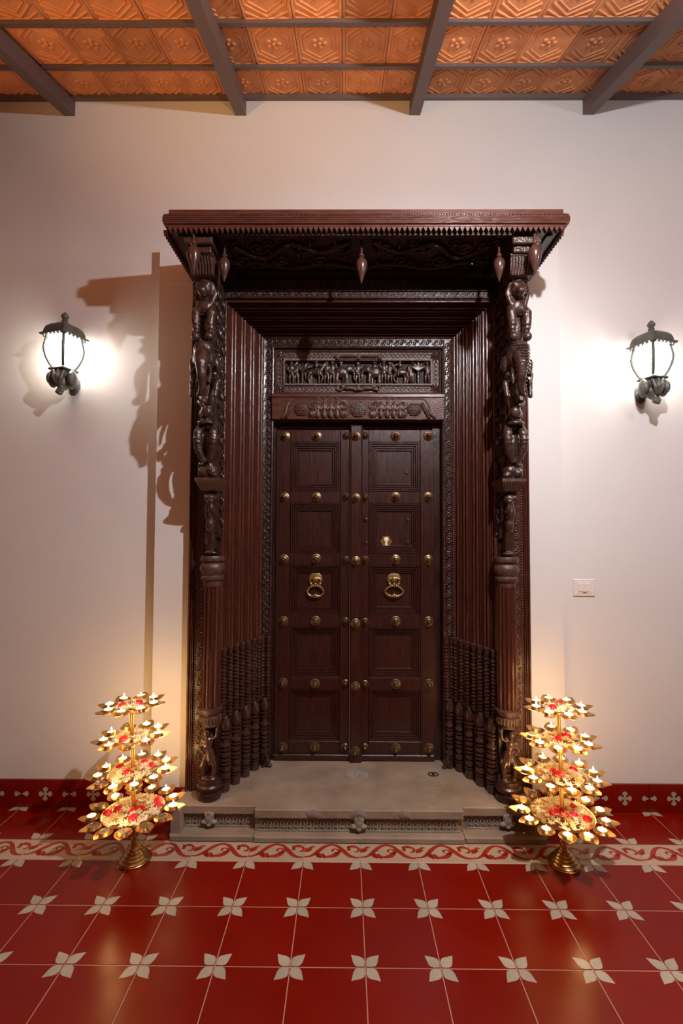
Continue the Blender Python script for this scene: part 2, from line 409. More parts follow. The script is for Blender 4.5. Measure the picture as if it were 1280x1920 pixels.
# front mouldings: lip, recess band, plinth
def stone_bay(x0, x1, yf, yb):
    l = MB().box(x0, x1, yf-.022, yf+.0, ZS-.044, ZS, .004).obj('lip', M_stone, st)
    p = MB().box(x0, x1, -.276-(.006 if yf < -.22 else 0), yf+.0, 0.0, .032, .006).obj('plinth', M_stone, st)
    # carved guilloche band, one mesh
    k = MB(); n = int((x1-x0-.04)/.03)
    for i in range(n):
        cx = x0+.02+(i+.5)*(x1-x0-.04)/n
        k.tube(catmull([(cx-.014, yf-.003, .048), (cx-.005, yf-.006, .082), (cx+.008, yf-.004, .078), (cx+.006, yf-.005, .054), (cx-.002, yf-.004, .060)], 3), .0032, 5)
    k.box(x0+.012, x1-.012, yf-.007, yf, .034, .040)
    k.obj('carved_band', M_stoned, st, kind='stuff')
stone_bay(xl+.001, -.406, -.205, 0); stone_bay(-.404, .554, -.235, 0); stone_bay(.556, xr-.001, -.205, 0)
MB().box(xl, xl+.05, -.262, -.0, 0, ZS-.001, .004).obj('end_block', M_stone, st)
MB().box(xr-.05, xr, -.262, -.0, 0, ZS-.001, .004).obj('end_block', M_stone, st)
for cx, yf in ((-.62, -.235), (.075, -.262), (.765, -.235)):
    blob('carved_boss', [('e', (0, 0, .085), (.022, .014, .028)), ('e', (-.020, 0, .068), (.018, .012, .012)), ('e', (.020, 0, .068), (.018, .012, .012)),
         ('e', (-.014, 0, .100), (.010, .010, .020)), ('e', (.014, 0, .100), (.010, .010, .020)), ('e', (0, -.003, .112), (.008, .010, .014)), ('e', (0, -.003, .056), (.012, .012, .010))], M_stoned, st, .003, (cx, yf+.008, 0), smooth=1)
for cx, k_ in ((-.135, 1), (.072, 1.25), (.285, 1)):   # pointed petals lying on the lip
    l = MB(); l.add([(cx-.025*k_, -.2585, ZS-.034), (cx+.025*k_, -.2585, ZS-.034), (cx+.03*k_, -.2588, ZS-.015), (cx+.014*k_, -.259, ZS+.0015), (cx, -.19, ZS+.002), (cx-.014*k_, -.259, ZS+.0015), (cx-.03*k_, -.2588, ZS-.015),
        (cx, -.267, ZS-.022)], [(0, 1, 7), (1, 2, 7), (2, 3, 7), (3, 5, 7), (5, 6, 7), (6, 0, 7), (3, 4, 5)])
    l.obj('lotus_petal', M_stoned, st)
l = MB(); l.lathe([(.062, 0), (.062, .002), (.056, .004), (.050, .002), (.014, .003), (.010, .006), (.0, .007)], (.072, .07, ZS), 28)
for i in range(12):
    a = i*pi/6; l.ell((.072+.032*cos(a), .07+.032*sin(a), ZS+.002), (.016, .006, .004), Matrix.Rotation(a, 3, 'Z'), 8, 4)
l.obj('lotus_medallion', M_stoned, st)
l = MB(); l.tube([(.475+.026*cos(a*pi/8), .075+.019*sin(a*pi/8), ZS+.002) for a in range(17)], .003, 6); l.box(.469, .481, .06, .09, ZS, ZS+.004)
l.obj('bolt_socket', M_dark, st, label='dark iron bolt socket ring')

# ================================================================= DOOR FRAME
fr = thing('carved_doorframe', 'dark carved wooden doorframe with reeded splayed jambs around the double door', 'doorframe')
YO, YI = -0.112, 0.19            # outer / inner depth
HL, HR = CX-0.541, CX+0.541      # reed inner edge
ZT = 2.528; LAT = 0.150
# reeded splay profile
prof = []
n = 13; A = Vector((LAT, YO)); B = Vector((0, YI)); d = (B-A); L_ = d.length; d.normalize()
nn = Vector((-abs(d.y), -abs(d.x)))
for i in range(n):
    t0 = L_*i/n; wseg = L_/n
    for f, hh in ((0.0, -.005), (.10, -.005), (.12, .004), (.22, .0095), (.36, .0125), (.50, .0135), (.64, .0125), (.78, .0095), (.87, .004), (.88, -.001), (.97, -.001), (.99, -.005)) if i % 3 != 1 else ((0.0, -.005), (.08, .006), (.16, .010), (.30, .010), (.38, .006), (.40, .0), (.55, .0), (.57, .006), (.65, .010), (.82, .010), (.90, .005), (.99, -.005)):
        q = A + d*(t0+wseg*f) + nn*hh; prof.append((q.x, q.y))
prof.append((B.x, B.y))
jl = MB()
def sweep_seg(b, prof, xl, xr, zt, zb, kz, seg):
    k = len(prof)
    if seg == 'L': R0 = [(xl-r, y, zb) for r, y in prof]; R1 = [(xl-r, y, zt+r*kz) for r, y in prof]
    if seg == 'T': R0 = [(xl-r, y, zt+r*kz) for r, y in prof]; R1 = [(xr+r, y, zt+r*kz) for r, y in prof]
    if seg == 'R': R0 = [(xr+r, y, zt+r*kz) for r, y in prof]; R1 = [(xr+r, y, zb) for r, y in prof]
    b.add(R0+R1, [(i, i+1, k+i+1, k+i) for i in range(k-1)])
for seg, nm, mm in (('L', 'reeded_jamb', M_reed), ('T', 'reeded_head', M_reedh), ('R', 'reeded_jamb', M_reed)):
    b = MB(); sweep_seg(b, prof, HL, HR, ZT, ZS, .46, seg)
    b.obj(nm, mm, fr, ang=50)
# inner carved band
BW = 0.066
bp = [(0.0, YI), (0.0, YI-.012), (-.006, YI-.014), (-.012, YI-.010), (-BW+.012, YI-.010), (-BW+.006, YI-.014), (-BW, YI-.012), (-BW, YI+.10)]
for seg, nm in (('L', 'carved_inner_jamb'), ('T', 'carved_inner_head'), ('R', 'carved_inner_jamb')):
    b = MB(); sweep_seg(b, bp, HL, HR, ZT, ZS, .92, seg); b.obj(nm, M_wood, fr)
# motifs (beads and rosettes), real relief joined
def bead(b, c, r, ax='y'):
    b.lathe([(r, 0), (r*.8, -r*.55), (r*.3, -r*.9)], c, 6, Matrix.Rotation(R(-90), 3, 'X') if False else None) if False else b.ell(c, r, None, 6, 4)
def rosette(b, c, r, rot=0):
    x, y, z = c
    b.tube([(x+r*cos(a*pi/4+rot), y, z+r*sin(a*pi/4+rot)) for a in range(7)], [r*.22]*6+[r*.12], 5)
    b.ell((x, y-r*.15, z), (r*.45, r*.55, r*.45), None, 6, 4)
    for k in range(2):
        a = rot + k*pi + .6
        b.ell((x+r*1.25*cos(a), y, z+r*1.25*sin(a)), (r*.55, r*.3, r*.2), Matrix.Rotation(-a-.5, 3, 'Y'), 6, 4)
def band_v(b, x, y, z0, z1, r, step, beadx=None, br=.0045, bstep=.012):
    n = int((z1-z0)/step)
    for i in range(n): rosette(b, (x, y, z0+(i+.5)*(z1-z0)/n), r, (i % 2)*pi+(.5 if i % 2 else 0))
    for bx in (beadx or []):
        m = int((z1-z0)/bstep)
        for i in range(m): b.ell((bx, y, z0+(i+.5)*(z1-z0)/m), br, None, 6, 4)
def band_h(b, z, y, x0, x1, r, step, beadz=None, br=.0045, bstep=.012):
    n = int((x1-x0)/step)
    for i in range(n): rosette(b, (x0+(i+.5)*(x1-x0)/n, y, z), r, (i % 2)*pi)
    for bz in (beadz or []):
        m = int((x1-x0)/bstep)
        for i in range(m): b.ell((x0+(i+.5)*(x1-x0)/m, y, bz), br, None, 6, 4)
ym = YI-.014
for sg in (-1, 1):
    b = MB(); X = CX + sg*(0.541-BW/2)
    band_v(b, X, ym, .86, ZT-.03, .0145, .036, [X+sg*(BW/2-.008), X-sg*(BW/2-.008)])
    b.obj('carved_beading', M_carveband, fr, kind='stuff')
b = MB(); zc = ZT-BW*.46
band_h(b, zc, ym, HL+.05, HR-.05, .0135, .036, [zc+BW*.38, zc-BW*.38]); b.obj('carved_beading', M_carveband, fr, kind='stuff')
# outer board and carved outer band
for sg in (-1, 1):
    def q(a, c): return (CX+sg*a, CX+sg*c)
    x0, x1 = q(.851, .690)
    b = MB().box(x0, x1, -.100, -.05, ZS, 2.69, .003); b.obj('outer_board', M_reed, fr)
    b = MB()
    for a, wd, yy in ((.849, .010, -.112), (.834, .006, -.108), (.824, .006, -.112)): b.box(CX+sg*(a-wd), CX+sg*a, yy, -.099, ZS, 2.69, .003)
    b.box(CX+sg*.752, CX+sg*.746, -.112, -.099, ZS, 2.69, .002)
    b.obj('outer_moulding', M_reed, fr)
    b = MB(); band_v(b, CX+sg*.782, -.101, ZS+.01, 2.64, .015, .036, [CX+sg*.812, CX+sg*.758], .005, .0135)
    b.obj('carved_outer_band', M_carveband, fr, kind='stuff')
    x0, x1 = q(.708, .6875); MB().box(x0, x1, -.125, -.05, ZS, 2.60, .004).obj('jamb_fillet', M_wood, fr)
    # behind the opening: rebate strips
x_in_l, x_in_r = HL+BW, HR-BW
MB().box(x_in_r-.046, x_in_r+.01, .235, .30, ZS, 2.07).obj('door_stop', M_wood, fr)
MB().box(x_in_l-.01, x_in_l+.010, .235, .30, ZS, 2.07).obj('door_stop', M_wood, fr)
MB().box(x_in_l-.01, x_in_r+.01, .267, .30, 2.02, 2.50).obj('head_backing', M_wood, fr)
MB().box(x_in_l+.02, x_in_r-.05, .250, .262, 2.034, 2.046).obj('head_rail', M_fascia, fr)
# frieze above the reeded head
b = MB().box(CX-.69, CX+.69, -.112, -.05, 2.600, 2.70); b.box(CX-.68, CX+.68, -.124, -.111, 2.603, 2.609, .002); b.box(CX-.68, CX+.68, -.122, -.111, 2.64, 2.646, .002)
b.obj('frieze_board', M_wood, fr)
b = MB(); band_h(b, 2.627, -.113, CX-.67, CX+.67, .010, .027, [2.613], .0035, .010); b.obj('frieze_beading', M_carveband, fr, kind='stuff')

# turned colonettes on the splayed jambs
def turned(L, r, kind):
    P = []
    if kind == 'up':
        P += [(r*.8, 0), (r*.8, .01)]
        z = .012; i = 0
        while z < L-.06:
            k = [1.0, .80, .95][i % 3]; P += [(r*.45, z), (r*k, z+.004), (r*k, z+.010), (r*.45, z+.0145)]; z += .018; i += 1
        P += [(r*.6, z), (r*.75, z+.01), (r*.9, L-.02), (r*1.05, L-.004), (r*.6, L)]
    else:
        P += [(r*.95, 0), (r*.95, .045), (r*.7, .048)]
        seq = [(.006, 1.05), (.006, .8), (.006, 1.0), (.014, 1.0), (.006, .72), (.020, .92), (.006, .7), (.007, 1.02), (.006, .74), (.010, 1.0), (.006, .72), (.018, 1.0), (.006, .7), (.006, .98), (.008, .74), (.010, 1.0), (.026, .85), (.008, 1.0), (.006, .74), (.008, 1.0), (.008, .75)]
        z = .05; tot = sum(a for a, _ in seq); sc_ = (L-.05-.065)/tot
        for a, k in seq:
            a *= sc_; P += [((r*k if k > .85 else r*(k-.16)), z+a*.15), ((r*k if k > .85 else r*(k-.16)), z+a*.85)]; z += a
        P += [(r*.95, z), (r*1.0, z+.02), (r*.85, z+.04), (r*.35, L)]
    return P
me_up = MB().lathe(turned(.345, .0195, 'up'), n=10).mesh('colonette', M_carve2, ang=40)
me_lo = MB().lathe(turned(.365, .028, 'lo'), n=12).mesh('colonette', M_carve2, ang=40)
for sg in (-1, 1):
    ux, uy = LAT, YO; 
    for i in range(7):
        t = (i+.5)/7; x = CX + sg*(.541 + LAT*(1-t)); y = YO + (YI-YO)*t
        inst(me_up, 'slender_colonette', fr, (x-sg*.010, y-.010, .515))
    for i in range(4):
        t = (i+.5)/4.2; x = CX + sg*(.541 + LAT*(1-t)); y = YO + (YI-YO)*t
        inst(me_lo, 'stout_colonette', fr, (x-sg*.014, y-.016, ZS))
    xx = CX+sg*(.541-BW/2)
    for dx in (-.016, .016): inst(me_up, 'slender_colonette', fr, (xx+dx, YI-.012, .515), scale=(.75, .75, 1))
    inst(me_lo, 'stout_colonette', fr, (xx, YI-.016, ZS), scale=(.95, .95, 1))
    blob('carved_fruit', [('e', (0, 0, .035), (.020, .018, .026)), ('e', (-.018, 0, .010), (.012, .012, .010)), ('e', (.018, 0, .010), (.012, .012, .010)), ('e', (0, -.006, .06), (.010, .010, .016))], M_carve, fr, .0035, (xx-sg*.02, YI-.05, ZS))
# lower mat board under colonettes
# ---- carved frieze panel (transom)
tr = thing('carved_transom', 'carved transom panel of elephants, riders and trees above the lintel', 'carving')
tx0, tx1, tz0, tz1 = x_in_l+.002, x_in_r-.002, 2.216, 2.464
YT = .215
b = MB(); b.box(tx0, tx1, YT+.012, YT+.05, tz0, tz1); b.obj('backing_board', M_back, tr)
b = MB()
b.sweep_rect([(0, YT+.02), (0, YT-.018), (.008, YT-.022), (.014, YT-.012), (.046, YT-.012), (.050, YT-.024), (.060, YT-.022), (.064, YT+.012)], tx0, tx1, tz0, tz1)
b.obj('transom_frame', M_carveband, tr)
b = MB()
n = 34
for zz in (tz0+.030, tz1-.030):
    for i in range(n):
        x = tx0+.065+(i+.5)*(tx1-tx0-.13)/n
        if abs(x-CX) < .13: continue
        b.tube([(x+.0095*cos(a*pi/4), YT-.013, zz+.0095*sin(a*pi/4)) for a in range(9)], .003, 5, False)
for xx in (tx0+.030, tx1-.030):
    for i in range(5):
        z = tz0+.066+(i+.5)*(tz1-tz0-.132)/5
        b.tube([(xx+.0095*cos(a*pi/4), YT-.013, z+.0095*sin(a*pi/4)) for a in range(9)], .003, 5, False)
b.obj('ring_ornament', M_carveband, tr, kind='stuff')
for xx in (tx0+.032, tx1-.032):
    for zz in (tz0+.034, tz1-.034):
        b = MB()
        b.ell((xx, YT-.018, zz), (.010, .012, .010), None, 8, 5)
        for i in range(9):
            a = i*2*pi/9; b.ell((xx+.018*cos(a), YT-.016, zz+.018*sin(a)), (.014, .008, .005), Matrix.Rotation(-a, 3, 'Y'), 6, 4)
        b.obj('corner_rosette', M_carveband, tr)
def person(s=1.0, dx=0, dz=0, arm=1):
    return [('e', (dx, 0, dz+.098*s), (.010*s, .009*s, .011*s)), ('e', (dx, 0, dz+.070*s), (.014*s, .009*s, .020*s)), ('e', (dx, 0, dz+.048*s), (.014*s, .010*s, .012*s)),
            ('t', [(dx-.006*s, 0, dz+.045*s), (dx-.008*s, -.003, dz+.022*s), (dx-.007*s, 0, dz)], [.007*s, .006*s, .005*s]), ('t', [(dx+.006*s, 0, dz+.045*s), (dx+.008*s, -.003, dz+.022*s), (dx+.008*s, 0, dz)], [.007*s, .006*s, .005*s]),
            ('t', [(dx-.013*s, 0, dz+.082*s), (dx-.020*s, -.004, dz+.064*s), (dx-.010*s, -.008, dz+.056*s)], [.005*s, .0045*s, .004*s]), ('t', [(dx+.013*s, 0, dz+.082*s), (dx+.021*s*arm, -.004, dz+.07*s), (dx+.016*s, -.006, dz+.09*s)], [.005*s, .0045*s, .004*s])]
def elephant(s=1.0):   # faces +x
    return [('e', (-.012*s, 0, .052*s), (.034*s, .016*s, .026*s)), ('e', (.026*s, -.002, .068*s), (.016*s, .013*s, .018*s)), ('e', (.018*s, -.012, .064*s), (.010*s, .005*s, .015*s)),
            ('t', [(.036*s, -.003, .064*s), (.046*s, -.003, .045*s), (.044*s, -.003, .022*s), (.052*s, -.003, .014*s)], [.008*s, .006*s, .005*s, .004*s]),
            ('t', [(.010*s, -.004, .040*s), (.012*s, -.004, 0)], [.010*s, .009*s]), ('t', [(-.034*s, -.004, .040*s), (-.034*s, -.004, 0)], [.011*s, .009*s]),
            ('t', [(-.002*s, .004, .036*s), (-.002*s, .004, 0)], [.009*s, .008*s]), ('t', [(-.046*s, 0, .056*s), (-.052*s, 0, .03*s)], [.004*s, .003*s])]
def horse(s=1.0):
    return [('e', (0, 0, .055*s), (.034*s, .013*s, .017*s)), ('t', [(.026*s, 0, .062*s), (.040*s, 0, .084*s), (.044*s, 0, .094*s)], [.013*s, .009*s, .008*s]), ('t', [(.044*s, 0, .096*s), (.060*s, 0, .084*s)], [.008*s, .005*s]),
            ('t', [(.024*s, -.003, .048*s), (.038*s, -.003, .030*s), (.030*s, -.003, .008*s)], [.008*s, .006*s, .005*s]), ('t', [(.018*s, .003, .046*s), (.018*s, .003, .0)], [.007*s, .005*s]),
            ('t', [(-.026*s, -.003, .050*s), (-.034*s, -.003, .026*s), (-.028*s, -.003, .0)], [.010*s, .006*s, .005*s]), ('t', [(-.020*s, .003, .046*s), (-.016*s, .003, .0)], [.008*s, .005*s]),
            ('t', [(-.034*s, 0, .060*s), (-.048*s, 0, .045*s), (-.046*s, 0, .02*s)], [.005*s, .005*s, .003*s]), ('t', [(.014*s, -.01, .06*s), (.016*s, -.014, .036*s)], [.007*s, .005*s]),
            ('e', (.004*s, -.002, .088*s), (.011*s, .010*s, .016*s)), ('e', (.006*s, -.003, .108*s), (.008*s, .008*s, .009*s)), ('t', [(.012*s, -.006, .094*s), (.030*s, -.006, .090*s)], [.005*s, .004*s])]
def tree_s(s=1.0):
    L = [('t', [(0, 0, 0), (0, 0, .06*s)], [.007*s, .006*s])]
    for a in (-60, -32, 0, 32, 60):
        L.append(('t', [(0, -.003, .055*s), (.030*s*sin(R(a)), -.004, (.055+.036*cos(R(a)))*s), (.050*s*sin(R(a))*1.05, 0, (.052+.048*cos(R(a)))*s)], [.005*s, .007*s, .004*s]))
    return L
zb = tz0+.066
def car(nm, shapes, x, flip=1, dz=0):
    blob(nm, shapes, M_carve, tr, .003, (cx+(x-cx)*1.14, YT-.004, zb+dz*1.1), flip, smooth=1).scale = (1.18, 1.1, 1.13)
cx = CX+.003
car('carved_person', person(1.04), cx-.335); car('carved_person', person(1.0, .0), cx-.315+.005, 1)
car('carved_tree', tree_s(1.08), cx-.280); car('carved_horse_rider', horse(1.0), cx-.215); car('carved_person', person(1.02), cx-.158, -1)
car('carved_person', person(1.06), cx-.130)
car('carved_elephant', elephant(1.05), cx-.070); car('carved_person', person(.62), cx-.085, 1, .062); car('carved_person', person(1.0), cx-.002); car('carved_elephant', elephant(1.05), cx+.068, -1)
car('carved_person', person(.62), cx+.082, -1, .062); car('carved_person', person(1.06), cx+.128, -1); car('carved_person', person(1.0), cx+.158)
car('carved_horse_rider', horse(1.0), cx+.215, -1); car('carved_leafy_bush', [('e', (0, 0, .05), (.012, .01, .05)), ('e', (.01, -.004, .03), (.01, .008, .03)), ('e', (-.009, -.004, .07), (.008, .008, .02))], cx+.262)
car('carved_tree', tree_s(1.1), cx+.300); car('carved_person', person(1.02), cx+.345, -1)
# centre bar with lion masks
b = MB(); b.tube([(cx-.12, YT-.022, tz1-.052), (cx+.12, YT-.022, tz1-.052)], .006, 8); b.tube([(cx-.10, YT-.024, tz1-.036), (cx+.10, YT-.024, tz1-.036)], .008, 8); b.obj('top_rail', M_carveband, tr)
for x in (cx-.12, cx, cx+.12):
    blob('carved_mask', [('e', (0, 0, 0), (.016, .012, .020)), ('e', (-.010, -.006, .010), (.006, .006, .006)), ('e', (.010, -.006, .010), (.006, .006, .006)), ('e', (0, -.01, -.006), (.007, .007, .010))], M_carveband, tr, .003, (x, YT-.022, tz1-.044), smooth=1)
for sg in (-1, 1):
    blob('carved_crouching_lion', [('e', (.05*sg, 0, 0), (.042, .012, .012)), ('e', (.088*sg, -.002, .008), (.014, .012, .013)), ('t', [(.03*sg, 0, -.006), (.012*sg, -.004, -.012)], [.007, .005]), ('t', [(.085*sg, 0, -.004), (.108*sg, -.004, -.013)], [.007, .005]), ('t', [(.115*sg, 0, .012), (.125*sg, 0, -.004), (.108*sg, 0, -.012)], [.005, .005, .004])], M_carveband, tr, .003, (cx, YT-.022, tz0+.034), smooth=1)
blob('carved_lotus', [('e', (0, 0, 0), (.012, .012, .018)), ('e', (.012, 0, -.006), (.010, .009, .010)), ('e', (-.012, 0, -.006), (.010, .009, .010))], M_carveband, tr, .003, (cx, YT-.022, tz0+.034), smooth=1)

# ---- lintel beam
li = thing('carved_lintel', 'reddish wooden lintel beam with carved fruits and dancers over the door', 'lintel')
lx0, lx1, lz0, lz1 = x_in_l-.004, x_in_r+.004, 2.068, 2.206; YL = .140
b = MB()
b.add([(lx0, .26, lz0), (lx1, .26, lz0), (lx0, YL+.02, lz0), (lx1, YL+.02, lz0), (lx0, YL+.008, lz1-.022), (lx1, YL+.008, lz1-.022), (lx0, YL, lz1-.018), (lx1, YL, lz1-.018), (lx0, YL, lz1-.004), (lx1, YL, lz1-.004), (lx0, YL+.006, lz1), (lx1, YL+.006, lz1), (lx0, .26, lz1), (lx1, .26, lz1)],
      [(0, 1, 3, 2), (2, 3, 5, 4), (4, 5, 7, 6), (6, 7, 9, 8), (8, 9, 11, 10), (10, 11, 13, 12), (0, 2, 4, 6, 8, 10, 12), (1, 13, 11, 9, 7, 5, 3)])
b.obj('beam', M_fascia, li)
b = MB()   # raised border with ogee ends
pts = [(lx0+.055, lz0+.008), (lx0+.075, lz0+.03), (lx0+.085, lz0+.07), (lx0+.11, lz1-.032), (lx0+.16, lz1-.028), (cx, lz1-.028), (lx1-.16, lz1-.028), (lx1-.11, lz1-.032), (lx1-.085, lz0+.07), (lx1-.075, lz0+.03), (lx1-.045, lz0+.008)]
b.tube([(p.x, YL+.012, p.y) for p in catmull(pts, 5)], .006, 6); b.obj('raised_border', M_carveband, li)
def fruit(x, z, r, nm='carved_fruit_cluster'):
    b = MB(); b.ell((x, YL+.016, z), (r, .012, r*.9), None, 14, 8)
    for i in range(-5, 6):
        for j in range(-5, 6):
            px = (i+.5*(j % 2))*r*.2; pz = j*r*.18
            if (px/r)**2+(pz/(r*.9))**2 < .85: b.ell((x+px, YL+.016-.012*math.sqrt(max(0, 1-(px/r)**2-(pz/(r*.9))**2)), z+pz), (r*.1, .004, r*.09), None, 6, 4)
    b.obj(nm, M_carveband, li)
zm = (lz0+lz1)/2-.012
fruit(lx0+.165, zm-.002, .043); fruit(cx, zm, .052); fruit(lx1-.165, zm-.002, .043)
def swirl(x, z, r, dirn=1, turns=1.4, y=YL+.012, n=14):
    return [(x+dirn*r*(1-.75*i/n)*cos(turns*2*pi*i/n), y, z+r*(1-.75*i/n)*sin(turns*2*pi*i/n)) for i in range(n+1)]
b = MB()
for sg, bx in ((1, lx0+.228), (-1, cx-.082), (1, cx+.082), (-1, lx1-.228)):
    b.tube(swirl(bx, zm+.016, .028, sg), [.010*(1-.04*i) for i in range(15)], 6); b.ell((bx, YL+.016, zm-.028), (.026, .010, .022), None, 10, 6); b.ell((bx-.01*sg, YL+.010, zm-.030), (.012, .010, .012), None, 8, 5)
    b.tube(catmull([(bx-.02*sg, YL+.014, zm-.04), (bx+.01*sg, YL+.01, zm-.03), (bx+.024*sg, YL+.012, zm+.006)], 4), .006, 6)
for sg, bx in ((-1, lx0+.115), (1, lx1-.115)):
    b.tube(catmull([(bx+.035*sg, YL+.014, zm-.05), (bx+.012*sg, YL+.010, zm-.01), (bx-.01*sg, YL+.012, zm+.03)], 4), [.010]*9, 6)
b.obj('carved_foliage', M_carveband, li, kind='stuff')
for grp in (cx-.172, cx+.180):
    for i in range(4):
        x = grp+(i-1.5)*.036; k = 1.28
        blob('carved_dancer', [('e', (0, 0, .062*k), (.010, .009, .010)), ('e', (0, 0, .040*k), (.013, .010, .020)), ('e', (0, 0, .014*k), (.016, .010, .022)), ('t', [(-.010, -.002, .05*k), (-.017, -.004, .034*k)], [.006, .005]), ('t', [(.010, -.002, .05*k), (.018, -.004, .030*k)], [.006, .005]),
             ('t', [(-.010, 0, .074*k), (-.004, -.004, .086*k), (.009, -.003, .084*k), (.013, 0, .074*k), (.006, -.003, .068*k)], [.005, .006, .006, .005, .004])], M_carveband, li, .003, (x, YL+.012, lz0+.010), smooth=1)

# ================================================================= DOOR LEAVES
YD = .222
rowz = [1.987, 1.642, 1.292, .941, .588, .225]
me_boss = MB().lathe([(.0255, 0), (.0255, .003), (.021, .005), (.020, .010), (.0165, .011), (.0155, .017), (.011, .019), (.0095, .028), (.005, .036), (.002, .038)], n=18).mesh('brass_boss', M_boss)
me_boss_s = MB().lathe([(.019, 0), (.019, .003), (.015, .006), (.013, .016), (.008, .024), (.002, .030)], n=16).mesh('brass_boss', M_boss)
RY = (R(90), 0, 0)
def leaf(name, x0, x1, px0, px1, bosses, label):
    d = thing(name, kind='structure'); d['label'] = label
    MB().box(x0, px0-.002, YD, YD+.03, .155, 2.023, .002).obj('stile', M_leaf, d)
    MB().box(px1+.002, x1, YD, YD+.03, .155, 2.023, .002).obj('stile', M_leaf, d)
    edges = [2.023] + [] 
    for i, z in enumerate(rowz):
        hz = .033
        z0, z1 = z-hz, z+hz
        if i == 0: z1 = 2.023
        if i == 5: z0 = .155
        MB().box(px0-.002, px1+.002, YD+.002, YD+.03, z0, z1, .002).obj('rail', M_leaf, d)
    for i in range(5):
        z1 = rowz[i]-.033; z0 = rowz[i+1]+.033
        b = MB(); p = []
        for k in range(4):
            q = k*.0115; y = YD+.003+k*.0075
            p += [(q, y+.004), (q+.002, y), (q+.0085, y), (q+.011, y+.004)]
        p += [(.048, YD+.042)]
        b.sweep_rect(p, px0, px1, z0, z1); mo = b.obj('panel_moulding', M_leaf, d, ang=25)
        MB().box(px0+.042, px1-.042, YD+.036, YD+.05, z0+.042, z1-.042).obj('panel', M_leaf, d)
    for bx, small in bosses:
        for i, z in enumerate(rowz):
            inst(me_boss_s if small else me_boss, 'brass_boss', d, (bx, YD+.001, z+random.uniform(-.003, .003)), RY, (1.14, 1.14, 1.1))
    b = MB().box(x0-.005, x1, YD-.012, YD+.004, .155, .188, .005); b.obj('weather_rail', M_leaf, d)
    MB().box(x0, x1, YD+.05, YD+.06, .155, 2.023).obj('leaf_backing', M_wood, d)
    return d
XM = .036
dl = leaf('door_1', -.385, XM-.003, -.303, -.022, ((-.338, 0), (-.157, 0), (.012, 1)), 'left leaf of the studded dark red double door, without keyhole')
dr = leaf('door_2', XM+.03, .509, .143, .432, ((.121, 1), (.293, 0), (.478, 0)), 'right leaf of the studded dark red double door, with brass keyhole')
b = MB().box(XM, XM+.066, YD-.028, YD+.03, .150, 2.045, .006); b.box(XM+.061, XM+.07, YD-.018, YD+.01, .155, 2.03, .003); b.obj('astragal', M_leaf, dr)
for i, z in enumerate(rowz): inst(me_boss, 'brass_boss', dr, (XM+.031, YD-.028, z-.006), RY, (1.05, 1.05, 1.1))
MB().ell((0, 0, 0), (.017, .012, .017), None, 12, 8).obj('wooden_plug', M_leaf, dr, (.125, YD+.002, 1.515))
me_plug = MB().ell((0, 0, 0), (.011, .006, .011), None, 12, 8).mesh('wooden_plug', M_leaf)
for x, z, y in ((.360, 1.785, YD+.036), (.368, 1.515, YD+.036), (.368, 1.385, YD+.036), (.127, 1.385, YD)): inst(me_plug, 'wooden_plug', dr, (x, y, z))
# keyhole
ke = MB(); P = [(.031*(1+.13*cos(6*a*2*pi/36))*cos(a*2*pi/36), .031*(1+.13*cos(6*a*2*pi/36))*sin(a*2*pi/36)) for a in range(36)]
ke.poly(P, .004, 'y', -.004); kp = ke.obj('keyhole_plate', M_brassy, dr, (.243, YD+.036, 1.392), label='small brass keyhole plate')
ke = MB(); ke.tube([(0.011*cos(a*pi/8), -.006, .012+.012*sin(a*pi/8)) for a in range(17)], .0035, 6, False)
ke.poly([(-.005, .004), (.005, .004), (.009, -.028), (-.009, -.028)], .004, 'y', -.008); ke.ell((0, -.005, .012), (.009, .004, .010)); ke.obj('keyhole', M_keyp, kp)
# ring knockers
def knocker(parent, x, z, y, wide):
    b = MB(); b.lathe([(.038, 0), (.038, .003), (.033, .005), (.014, .006), (.013, .013), (.016, .018), (.013, .026), (.004, .030)], (0, 0, .028), 24, Matrix.Rotation(R(90), 3, 'X'))
    k = b.obj('knocker', M_knock, parent, (x, y, z))
    r = MB(); yv = -.020
    for s_ in (-1, 1):
        pts = catmull([(s_*.010, yv, .036), (s_*.030, yv, .026), (s_*.024, yv, .002), (s_*.014, yv, -.010), (s_*.030, yv, -.016), (s_*wide, yv, -.042), (s_*.034, yv, -.064), (0, yv, -.070)], 4)
        r.tube(pts, [.0055]*len(pts), 8)
        r.ell((s_*.026, yv-.002, .001), (.009, .007, .008)); r.ell((s_*.012, yv-.002, -.010), (.007, .006, .007)); r.ell((s_*.026, yv-.001, -.016), (.008, .007, .006))
    r.ell((0, yv-.002, -.070), (.034, .008, .010)); r.ell((0, yv-.004, -.066), (.012, .009, .012)); r.ell((0, yv, .035), (.012, .008, .008)); r.ell((0, yv, -.005), (.006, .006, .014))
    r.obj('knocker_ring', M_knock, k)
knocker(dl, -.160, 1.150, YD+.036, .046); knocker(dr, .287, 1.152, YD+.036, .052)

